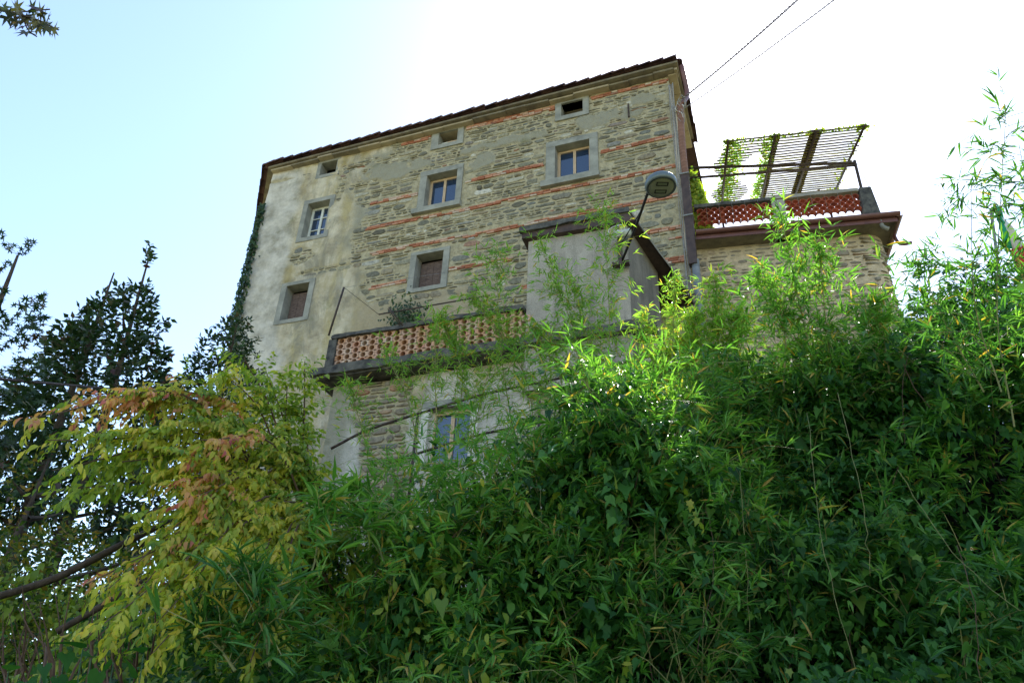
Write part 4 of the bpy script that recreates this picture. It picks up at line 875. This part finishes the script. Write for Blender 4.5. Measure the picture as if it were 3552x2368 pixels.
proud('bamboo_sprays', 620, .8, 7, .4, 1.12, M['bamboo_dark'], .13, 'arching dark bamboo sprays standing proud of the creeper at the right', lambda p, t: n_(p, 1.2, 66) > np.where(t > .7, .42, .5))
bamboo_cover('bamboo_thicket', 6000, -1.2, 3.4, .5, 1.1, M['bamboo'], .115, 'light green small-leaved bamboo covering the middle of the slope', lambda p, t: (t > .62-.1*p[:, 0]+rng.normal(size=len(p))*.12) & (n_(p, .9, 41) > .4))
bamboo_cover('bamboo_thicket', 6500, .3, 7.5, .4, 1.15, M['bamboo_dark'], .115, 'dark green broad-leaved bamboo hanging over the creeper at the right', lambda p, t: (n_(p, .8, 55) > .49-.12*(t > .72)))
# ---------------------------------------------------------------- grass and dry stalks at the foot
LV = Leaves(); n = 6000; x = rng.uniform(-3.5, 2.2, n); y = 2.95+yoff(x)+rng.uniform(.2, 1.45, n); z = np.maximum(-1.6+(y-2.95-yoff(x))*1.7-.3, -1.6)
g = fbm(np.stack([x, y, 0*x], -1)*1.6) > .46; x, y, z = x[g], y[g], z[g]; n = len(x)
d = np.stack([rng.normal(size=n)*.45, -rng.uniform(0, .9, n), rng.uniform(.5, 1.2, n)], -1)
LV.add(np.stack([x, y-.1, z-.02], -1), d, np.stack([rng.normal(size=n), -np.ones(n), .3+0*x], -1), rng.uniform(.08, .32, n), rng.uniform(.004, .01, n))
_setup(LV.build('blade', M['grass'], None, name='grass', loc=(0., 4., 0.)), 'grass blades and dry tufts along the foot of the bank', 'grass', None, 'stuff')
# ---------------------------------------------------------------- bamboo clumps rising above the thicket
def bamboo_clump(culms, label, mat, ll, nb, nobj, lw=.13, twl=.35, group='bamboo clumps on the slope', stem=.008, width=.5, top=.35):
    root = culms[0][0]; t = thing('bamboo_clump', root, label, 'bamboo', group); LV = Leaves(); sb = MB()
    for pts in culms:
        c = curve_pts(pts, 16); sb_ = MB(); sb_.tube(c, np.linspace(stem, stem*.35, 16), 5); sb_.build('cane', M['cane'], t)
        L = np.linalg.norm(c[-1]-c[0]); k = int(nb)
        tt = rng.beta(1.5, 1.0, k); tt = np.clip(tt, .05, 1); idx = tt*15; i0 = np.minimum(idx.astype(int), 14); fr_ = (idx-i0)[:, None]; p = c[i0]*(1-fr_)+c[i0+1]*fr_
        w = width*(top+(1-top)*(1-tt))[:, None]; o = rv(k)*[1, .8, .6]; e = p+o*w*rng.uniform(.1, 1, (k, 1))**1.3+Z*.08
        for a_, b_ in zip(p[:k//2], e[:k//2]): sb.tube([a_, (a_+b_)/2+Z*.03, b_], .0022, 3, cap=False)
        fans(LV, e, (e-p)+Z*.1+rv(k)*.2, 4, ll, lw, droop=.45); fans(LV, p+(e-p)*.6, (e-p)+rv(k)*.4, 3, ll*.9, lw, droop=.45)
    sb.build('branchlets', M['cane'], t, kind='stuff'); LV.build('bamboo', mat, t, nobj); return t
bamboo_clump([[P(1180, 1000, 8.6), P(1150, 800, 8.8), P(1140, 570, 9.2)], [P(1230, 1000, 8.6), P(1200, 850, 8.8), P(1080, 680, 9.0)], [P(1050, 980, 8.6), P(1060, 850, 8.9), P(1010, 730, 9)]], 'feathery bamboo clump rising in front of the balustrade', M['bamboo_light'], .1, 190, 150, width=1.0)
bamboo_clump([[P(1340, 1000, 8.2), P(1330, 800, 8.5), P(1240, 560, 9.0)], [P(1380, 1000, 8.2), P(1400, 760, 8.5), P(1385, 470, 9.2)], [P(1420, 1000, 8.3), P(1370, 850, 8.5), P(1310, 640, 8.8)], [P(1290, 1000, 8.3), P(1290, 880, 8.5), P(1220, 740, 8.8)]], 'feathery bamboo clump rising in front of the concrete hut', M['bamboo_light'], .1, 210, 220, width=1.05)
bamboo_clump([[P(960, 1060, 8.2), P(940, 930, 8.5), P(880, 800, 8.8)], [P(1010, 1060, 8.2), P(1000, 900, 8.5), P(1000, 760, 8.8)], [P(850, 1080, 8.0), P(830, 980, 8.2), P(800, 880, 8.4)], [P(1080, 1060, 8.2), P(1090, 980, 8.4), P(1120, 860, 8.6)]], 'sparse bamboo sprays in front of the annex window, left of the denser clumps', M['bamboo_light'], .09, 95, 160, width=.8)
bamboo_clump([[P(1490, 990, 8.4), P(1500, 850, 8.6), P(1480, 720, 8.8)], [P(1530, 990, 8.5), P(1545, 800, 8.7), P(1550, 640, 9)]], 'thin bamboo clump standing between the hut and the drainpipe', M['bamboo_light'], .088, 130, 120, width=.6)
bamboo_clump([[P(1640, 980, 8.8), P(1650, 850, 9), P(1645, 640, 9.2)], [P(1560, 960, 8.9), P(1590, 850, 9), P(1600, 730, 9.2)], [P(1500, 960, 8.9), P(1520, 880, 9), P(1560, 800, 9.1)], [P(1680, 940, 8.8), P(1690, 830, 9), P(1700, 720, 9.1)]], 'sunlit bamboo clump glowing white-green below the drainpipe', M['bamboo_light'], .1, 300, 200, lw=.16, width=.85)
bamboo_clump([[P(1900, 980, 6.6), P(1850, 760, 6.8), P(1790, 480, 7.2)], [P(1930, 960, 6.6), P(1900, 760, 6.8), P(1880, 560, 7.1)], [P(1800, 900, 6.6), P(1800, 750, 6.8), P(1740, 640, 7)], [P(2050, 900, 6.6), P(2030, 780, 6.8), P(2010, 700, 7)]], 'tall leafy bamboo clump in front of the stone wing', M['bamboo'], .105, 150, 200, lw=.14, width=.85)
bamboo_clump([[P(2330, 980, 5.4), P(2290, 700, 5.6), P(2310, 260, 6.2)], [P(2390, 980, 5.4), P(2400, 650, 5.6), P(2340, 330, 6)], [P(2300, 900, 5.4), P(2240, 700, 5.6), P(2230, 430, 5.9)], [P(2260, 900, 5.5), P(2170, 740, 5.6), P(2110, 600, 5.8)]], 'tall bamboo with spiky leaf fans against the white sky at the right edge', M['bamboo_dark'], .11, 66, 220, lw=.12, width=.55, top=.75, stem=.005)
bamboo_clump([[P(640, 1420, 4.4), P(720, 1300, 4.5), P(730, 1150, 4.8)], [P(900, 1350, 4.7), P(860, 1230, 4.8), P(800, 1120, 5)]], 'large-leaved bamboo spray arching over the middle of the bank', M['bamboo'], .16, 34, 120, lw=.13, width=.4)
bamboo_clump([[P(620, 1530, 4.1), P(600, 1420, 4.2), P(560, 1330, 4.4)], [P(540, 1540, 4.1), P(500, 1480, 4.2), P(460, 1420, 4.4)]], 'low dark bamboo growing under the drooping yellow shrub', M['bamboo_dark'], .15, 50, 90, lw=.13, width=.6)
# long bare vines hanging over the creeper
for i, (a, b_, c) in enumerate((((1855, 950, 6.0), (1890, 1250, 5.0), (1975, 1568, 4.6)), ((1700, 1080, 5.2), (1715, 1300, 5.0), (1720, 1450, 4.8)), ((1925, 900, 5.9), (1980, 1150, 5.2), (2000, 1320, 5)), ((1240, 1120, 5.2), (1250, 1250, 5.), (1310, 1450, 4.7)), ((2060, 1080, 5), (2200, 1280, 4.8), (2340, 1400, 4.6)), ((1620, 1150, 5.1), (1640, 1300, 4.9), (1600, 1500, 4.6)), ((1400, 1120, 5.1), (1380, 1250, 5), (1370, 1400, 4.8)), ((2200, 1250, 4.6), (2240, 1400, 4.5), (2250, 1568, 4.4)))):
    desc = ['long pale vine stem hanging down the creeper, longest of the right side', 'short pale vine stem left of the longest hanging vine', 'pale vine stem hanging below the wing corner, right of the longest vine', 'thin pale vine stem hanging under the balustrade bamboo', 'pale vine stem slanting down to the right edge', 'brown vine stem hanging in the dark hollow of the creeper', 'thin greenish vine stem below the concrete hut', 'brown vine stem near the bottom right corner'][i]
    _setup(tubes('vine_stem', curve_pts([P(*a)*.97, P(*b_)*.955, P(*c)*.955], 14)+rng.normal(size=(14, 3))*.004, .0018, M['cane'] if i not in (5, 7) else M['twig'], None, 4), desc, 'vine', 'vine stems hanging over the bank')
# ---------------------------------------------------------------- yellow shrub at the left
shr = thing('autumn_shrub', P(640, 1500, 5.4), 'arching shrub with yellow-green leaves turning orange and pink at the left', 'shrub')
SB = P(720, 1330, 5.6); LV = Leaves(); bs_ = MB()
ends = [  # tip X, Y, distance, colour, mid lift
 (70, 960, 5.0, 2, .5), (110, 1010, 4.9, 0, .45), (170, 905, 5.2, 2, .5), (250, 915, 5.3, 2, .5), (330, 900, 5.3, 2, .5), (400, 890, 5.4, 2, .45), (440, 870, 5.5, 0, .4), (510, 850, 5.5, 0, .3), (560, 820, 5.6, 1, .25), (610, 850, 5.7, 1, .2), (660, 880, 5.8, 1, .2), (690, 930, 5.9, 1, .2), (700, 830, 5.9, 1, .1),
 (120, 1080, 4.9, 1, .4), (180, 1120, 4.9, 1, .4), (210, 990, 5.0, 0, .4), (300, 980, 5.1, 0, .4), (370, 970, 5.1, 0, .35), (450, 960, 5.2, 0, .3), (540, 950, 5.3, 1, .2), (600, 980, 5.4, 0, .2), (650, 1020, 5.5, 1, .15), (700, 1080, 5.5, 1, .1),
 (280, 1060, 5.0, 1, .3), (350, 1090, 5.0, 0, .3), (430, 1040, 4.9, 2, .4), (460, 1010, 4.8, 2, .4), (410, 1100, 4.8, 2, .35), (450, 1140, 4.7, 2, .35), (520, 1080, 5.0, 0, .3), (580, 1100, 5.1, 0, .3), (600, 1160, 5.1, 0, .25), (500, 1160, 4.9, 0, .3),
 (330, 1180, 4.7, 0, .35), (380, 1240, 4.6, 0, .4), (300, 1290, 4.5, 0, .4), (440, 1250, 4.6, 2, .4), (470, 1280, 4.5, 0, .35), (520, 1230, 4.7, 0, .3), (560, 1260, 4.7, 0, .3), (420, 1330, 4.4, 0, .4), (250, 1350, 4.4, 0, .45), (200, 1340, 4.5, 2, .45), (350, 1380, 4.3, 0, .45), (280, 1400, 4.3, 0, .45), (240, 1430, 4.2, 0, .5), (210, 1480, 4.2, 0, .5), (360, 1430, 4.2, 0, .5), (350, 1500, 4.1, 0, .5),
 (540, 1330, 4.4, 0, .3), (560, 1400, 4.3, 0, .35), (575, 1460, 4.2, 0, .4), (575, 1520, 4.1, 0, .45), (520, 1400, 4.3, 0, .35), (650, 1190, 5.2, 0, .2), (700, 1240, 5.2, 1, .1), (740, 1160, 5.4, 1, .1), (780, 1230, 5.2, 1, .1)]
for (X1, Y1, d1, cmi, lift) in ends:
    tip = P(X1, Y1, d1); st_ = SB+rng.normal(size=3)*[.15, .1, .15]; midp = st_*.45+tip*.55+Z*lift*rng.uniform(.75, 1.2); c = curve_pts([st_, midp, tip], 14); bs_.tube(c, np.linspace(.011, .003, 14), 4, cap=False)
    k = 34; tt = rng.uniform(.38, 1.0, k); idx = tt*13; i0 = np.minimum(idx.astype(int), 12); fr_ = (idx-i0)[:, None]; p = c[i0]*(1-fr_)+c[i0+1]*fr_; axd = nrm(c[i0+1]-c[i0])
    d = axd*.6+rv(k)*[.8, .8, .5]-Z*.25; mi = np.where((cmi == 2) & (tt > .6) & (rng.random(k) < .5), 2, 0 if cmi != 1 else 1); mi = np.where((rng.random(k) < .3) & (mi == 0), 1, mi)
    bs_n = p+d*.0; twigs(LV, bs_n, d, rng.uniform(.12, .24, k), 9, .064, .34, droop=.55, spread=.8, mi=mi)
bs_.build('branches', M['twig'], shr, kind='stuff'); LV.build('droop', [M['yellow'], M['lime'], M['pink']], shr, 300)
# ---------------------------------------------------------------- background trees at the left
def crown(c0, h, w, n, nl, ll, lw, shape, LV, seed=0, up=.5):
    q = rng.uniform(0, 1, n*3); q = q[rng.random(n*3) < np.clip(shape(q), 0, 1)**1.3][:n]; n = len(q); a = rng.uniform(0, 2*math.pi, n); r = w*shape(q)*np.sqrt(rng.uniform(.15, 1, n))
    p = np.array(c0)+np.stack([np.cos(a)*r, np.sin(a)*r, q*h], -1); keep = fbm(p*1.6+seed, 3) > .4; p = p[keep]; o = nrm(p-np.array(c0)-Z*h*.35)
    twigs(LV, p, o+rv(len(p))*.6, .22, nl, ll, lw, droop=.35, spread=.8, jit=.6, up=up)
def tree(name, basep, h, w, n, ll, lw, kind, mat, label, shape, group='trees standing behind the left side of the bank', trunk=.12, gap=.25, limbs=8, cat='tree'):
    t = thing(name, basep, label, cat, group); b = MB(); bp = np.array(basep); b.tube(curve_pts([bp, bp+Z*h*.5+rv(1)[0]*.15*w*[1, 1, 0], bp+Z*h*.97], 10), np.linspace(trunk, .012, 10), 7); b.build('trunk', M['bark'], t)
    lb_ = MB()
    for i in range(limbs):
        q = rng.uniform(.25, .9); s = bp+Z*h*q; a = rng.uniform(0, 6.28); r = w*shape(np.array(q))*.9; e = s+np.array([math.cos(a)*r, math.sin(a)*r, r*.5]); lb_.tube(curve_pts([s, (s+e)/2-Z*.05*r, e], 6), np.linspace(trunk*.3, .006, 6), 4, cap=False)
    lb_.build('limbs', M['bark'], t, kind='stuff'); LV = Leaves(); crown(bp+Z*h*gap, h*(1-gap), w, n, 8, ll, lw, shape, LV, rng.uniform(0, 50)); LV.build(kind, mat, t, 0, name='crown'); return t
cone = lambda q: np.clip((1-q)**.8, 0.05, 1); spire = lambda q: np.clip(1.05-q*1.0, .06, 1)*(1-.35*(q > .55)); ball = lambda q: np.sqrt(np.clip(1-(2*q-1)**2, .02, 1))
def at(X, Y, d, zb): p = P(X, Y, d); return np.array([p[0], p[1], zb])
p_ = P(300, 490, 15); tree('ivy_clad_tree', at(305, 700, 15, 1.2), p_[2]-1.2, 1.2, 1700, .13, .65, 'simple', M['tree'], 'dark conical ivy-clad tree with a thin leafy spire behind the yellow shrub', lambda q: np.interp(q, [0, .42, .6, .75, .86, 1], [1, 1, .7, .3, .13, .05]), gap=.3)
p_ = P(250, 560, 14.6); tree('ivy_clad_tree', at(235, 700, 14.6, 1.2), p_[2]-1.2, .55, 330, .1, .6, 'simple', M['tree'], 'slimmer second spire left of the conical ivy-clad tree', lambda q: np.interp(q, [0, .5, .7, 1], [1, .8, .35, .05]), gap=.2)
p_ = P(20, 495, 9); tree('sweetgum_tree', at(-10, 700, 9, .0), p_[2], .5, 230, .085, .9, 'star', M['tree'], 'tree with star-shaped dark leaves cut by the left edge of the picture', lambda q: np.interp(q, [0, .3, .6, .8, 1], [.9, 1, .85, .7, .15]), gap=.5)
p_ = P(530, 690, 15.5); tree('ivy_shrub', at(530, 800, 15.5, 1), p_[2]-1, 1.0, 1300, .11, .6, 'simple', M['tree'], 'dark ivy-covered bush pressed against the left corner of the house', lambda q: np.interp(q, [0, .6, .85, 1], [1.3, 1, .5, .1]), gap=.2)
p_ = P(60, 1000, 11); tree('bare_topped_tree', at(60, 1200, 11, -1), p_[2]+1, 1.2, 700, .085, .6, 'simple', M['backwood'], 'thin-topped autumn tree low at the left edge behind the shrub', lambda q: np.interp(q, [0, .6, .8, 1], [1, .9, .5, .1]), gap=.1, limbs=16)
p_ = P(420, 1000, 13); tree('background_tree', at(420, 1200, 13, -1), p_[2]+1, 1.7, 900, .1, .6, 'simple', M['backwood'], 'green tree filling the gap behind the yellow shrub', ball, gap=.1)
p_ = P(120, 1330, 8.5); tree('background_tree', at(100, 1400, 8.5, -1), p_[2]+1.3, 1.7, 3000, .07, .6, 'simple', M['backwood'], 'low golden-green tree in the bottom left corner', ball, gap=.05)
# ivy up the left corner of the house
LV = Leaves(); n = 1000; v = rng.uniform(10.8, 16.9, n); wd = np.interp(v, [10.8, 12, 14, 15.2, 16.9], [.42, .2, .13, .1, .07]); a = UL+np.abs(rng.normal(size=n))*wd-.08
LV.add(fac(a, .1+rng.uniform(0, .12, n), v), np.array([0, 0, -1.])+rv(n)*.6, -N+rv(n)*.5+Z*.2, rng.uniform(.08, .14, n), rng.uniform(.07, .12, n))
_setup(LV.build('lobed', M['ivy'], None, name='wall_ivy'), 'dark ivy climbing the left corner of the house', 'ivy', None, 'stuff')
LV = Leaves(); n = 420; LV.add(fac(-9.1+rng.normal(size=n)*.28, .1+rng.uniform(0, .25, n), 11.4+rng.normal(size=n)*.33), np.array([0, 0, -1.])+rv(n)*.7, -N+rv(n)*.6+Z*.3, rng.uniform(.06, .1, n), rng.uniform(.05, .09, n))
_setup(LV.build('lobed', M['ivy'], None, name='wall_plant', loc=fac(-9.1, .1, 11)), 'small leafy weed growing from the wall above the balustrade', 'plant')
LV = Leaves(); n = 2000; v = rng.uniform(13.3, 15.5, n); LV.add(wng(1.05+rng.uniform(0, .42, n)*np.interp(v, [13.3, 14.6, 15.5], [1, .75, .15]), -1.1+rng.normal(size=n)*.15, v), np.array([0, 0, -1.])+rv(n)*.5, -Nw+rv(n)*.5, .09, .08)
_setup(LV.build('oval', M['lime'], None, name='climbing_vine', loc=wng(1.2, -1.1, 12.6)), 'pale green climber on the pergola beside the drainpipe', 'plant')
LV = Leaves(); n = 900; s_ = np.where(rng.random(n) < .5, rng.uniform(1.9, 5.4, n), rng.normal(size=n)*.07+rng.choice([2.0, 5.33, 3.15], n)); t_ = np.where(rng.random(n) < .45, rng.uniform(0, .18, n), rng.uniform(0, 4.5, n)); nr_ = rng.random(n)
g = (s_ < 2.2) | (np.abs(s_-5.33) < .15) | (t_ < .2); s_, t_ = s_[g], t_[g]; n = len(s_)
LV.add(prg(s_, t_, .06), rv(n), rv(n), .08, .06); LV.build('oval', M['lime'], pg, 0, name='dead_leaves')
LV = Leaves(); n = 2600; t_ = rng.uniform(.1, 4.8, n); s_ = np.where(rng.random(n) < .6, 2.12+rng.normal(size=n)*.17, 3.02+rng.normal(size=n)*.1)
LV.add(prg(s_, t_, .05+rng.normal(size=n)*.02), Uw+rv(n)*.7, rv(n)*.5+Z, .09, .05); LV.build('simple', M['bamboo_light'], pg, 0, name='vine_leaves')
# maple branch top left
mp = thing('maple_branch', P(-60, 20, 3.4), 'maple branch tip with purple and olive leaves entering at the top left', 'branch')
tubes('twig', curve_pts([P(-60, 10, 3.4), P(30, 30, 3.4), P(90, 48, 3.4), P(135, 70, 3.4)], 10), np.linspace(.006, .0025, 10), M['bark'], mp, 5); tubes('twig', curve_pts([P(30, 30, 3.4), P(80, 25, 3.4), P(115, 22, 3.4)], 8), .003, M['bark'], mp, 4); tubes('twig', curve_pts([P(50, 35, 3.4), P(65, 70, 3.4), P(85, 85, 3.4)], 8), .003, M['bark'], mp, 4)
LV = Leaves(); mpts = [(5, 15), (12, 35), (-10, 25), (20, 50), (-20, 45), (38, 27), (60, 32), (48, 45), (70, 22), (62, 45), (80, 38), (85, 20), (78, 58), (60, 62), (92, 48), (96, 62), (84, 70), (105, 32), (112, 48), (104, 66), (118, 60), (66, 74), (50, 60), (34, 18), (30, 42), (126, 66), (90, 30)]
pp = np.array([P(x-4, y-4, 3.4+rng.uniform(-.12, .12)) for x, y in mpts]); n = len(pp); LV.add(pp, rv(n)*.6+np.array([.5, 0, -.5]), np.array([0, -.8, -.5])+rv(n)*.6, rng.uniform(.035, .06, n), rng.uniform(.035, .06, n)); LV.build('star', M['maple'], mp, 60)
# big-leaved plant, brown stalks and fallen trunks at the bottom left
bp = thing('broadleaf_plant', P(180, 1568, 3.9), 'clump of large rounded green leaves in the bottom left corner', 'plant'); LV = Leaves()
pp = np.array([P(x, y, d) for x, y, d in ((100, 1530, 3.8), (150, 1500, 3.8), (190, 1490, 3.8), (230, 1540, 3.7), (130, 1555, 3.6), (260, 1520, 3.8), (180, 1560, 3.5), (60, 1565, 3.7), (210, 1510, 3.9), (300, 1555, 3.7), (330, 1500, 3.9), (20, 1540, 3.9))]); n = len(pp)
LV.add(pp, np.array([0, -.5, -.2])+rv(n)*.8, np.array([0, -.4, 1.])+rv(n)*.5, rng.uniform(.07, .13, n), rng.uniform(.05, .1, n)); LV.build('heart', M['broad'], bp, 30)
for q in pp: tubes('stalk', [q, q+np.array([0, .12, -.4])], .0025, M['broadstem'], bp, 4)
for i, (pts, r_, lab) in enumerate((([P(-60, 1385, 5.6), P(120, 1330, 5.6), P(260, 1260, 5.7), P(400, 1190, 5.9)], .022, 'long fallen bare trunk slanting behind the yellow shrub, the upper one'), ([P(130, 1450, 5.0), P(270, 1370, 5.0), P(400, 1290, 5.2)], .018, 'shorter dark fallen branch below the long fallen trunk'))):
    _setup(tubes('fallen_trunk', curve_pts(pts, 12), r_, M['bark'], None, 8), lab, 'log', 'fallen trunks at the left')
stk = thing('dry_stalks', P(120, 1568, 5), 'thicket of bare brown stalks at the lower left', 'stalks'); b = MB()
for i in range(60):
    X0 = rng.uniform(-20, 330); d0 = rng.uniform(4.3, 6); p0 = P(X0, 1600, d0); p1 = P(X0+rng.uniform(-60, 60), rng.uniform(1340, 1520), d0+rng.uniform(-.2, .3)); b.tube(curve_pts([p0, (p0+p1)/2+rv(1)[0]*.06, p1], 6), np.linspace(rng.uniform(.004, .012), .002, 6), 4, cap=False)
b.build('stalks', M['twig'], stk, kind='stuff')
# flag at the right edge
fl = thing('flag', P(2300, 470, 11), 'hanging green, white and red flag glimpsed behind the bamboo at the right edge', 'flag')
def cloth(name, x0, y0, x1, y1, x2, y2, x3, y3, mat, d=11):
    V = []; n = 10
    for j in np.linspace(0, 1, n):
        for i in np.linspace(0, 1, n):
            X = (x0*(1-i)+x1*i)*(1-j)+(x3*(1-i)+x2*i)*j; Y = (y0*(1-i)+y1*i)*(1-j)+(y3*(1-i)+y2*i)*j; V.append(P(X, Y, d+.06*math.sin(X*.12+Y*.03)))
    o = part(name, V, [(j*n+i, j*n+i+1, (j+1)*n+i+1, (j+1)*n+i) for j in range(n-1) for i in range(n-1)], mat, fl, smooth=True); md = o.modifiers.new('thickness', 'SOLIDIFY'); md.thickness = .006
cloth('green_band', 2282, 470, 2300, 478, 2330, 590, 2308, 570, M['fgreen']); cloth('white_band', 2301, 495, 2325, 520, 2352, 560, 2331, 590, M['fwhite']); cloth('red_band', 2318, 572, 2352, 560, 2380, 650, 2345, 645, M['fred'])
tubes('flagpole', [P(2296, 300, 11.1), P(2276, 480, 11.1), P(2330, 900, 11.3)][1:], .018, M['pipe_grey'], fl)
print('objects', len(bpy.data.objects))
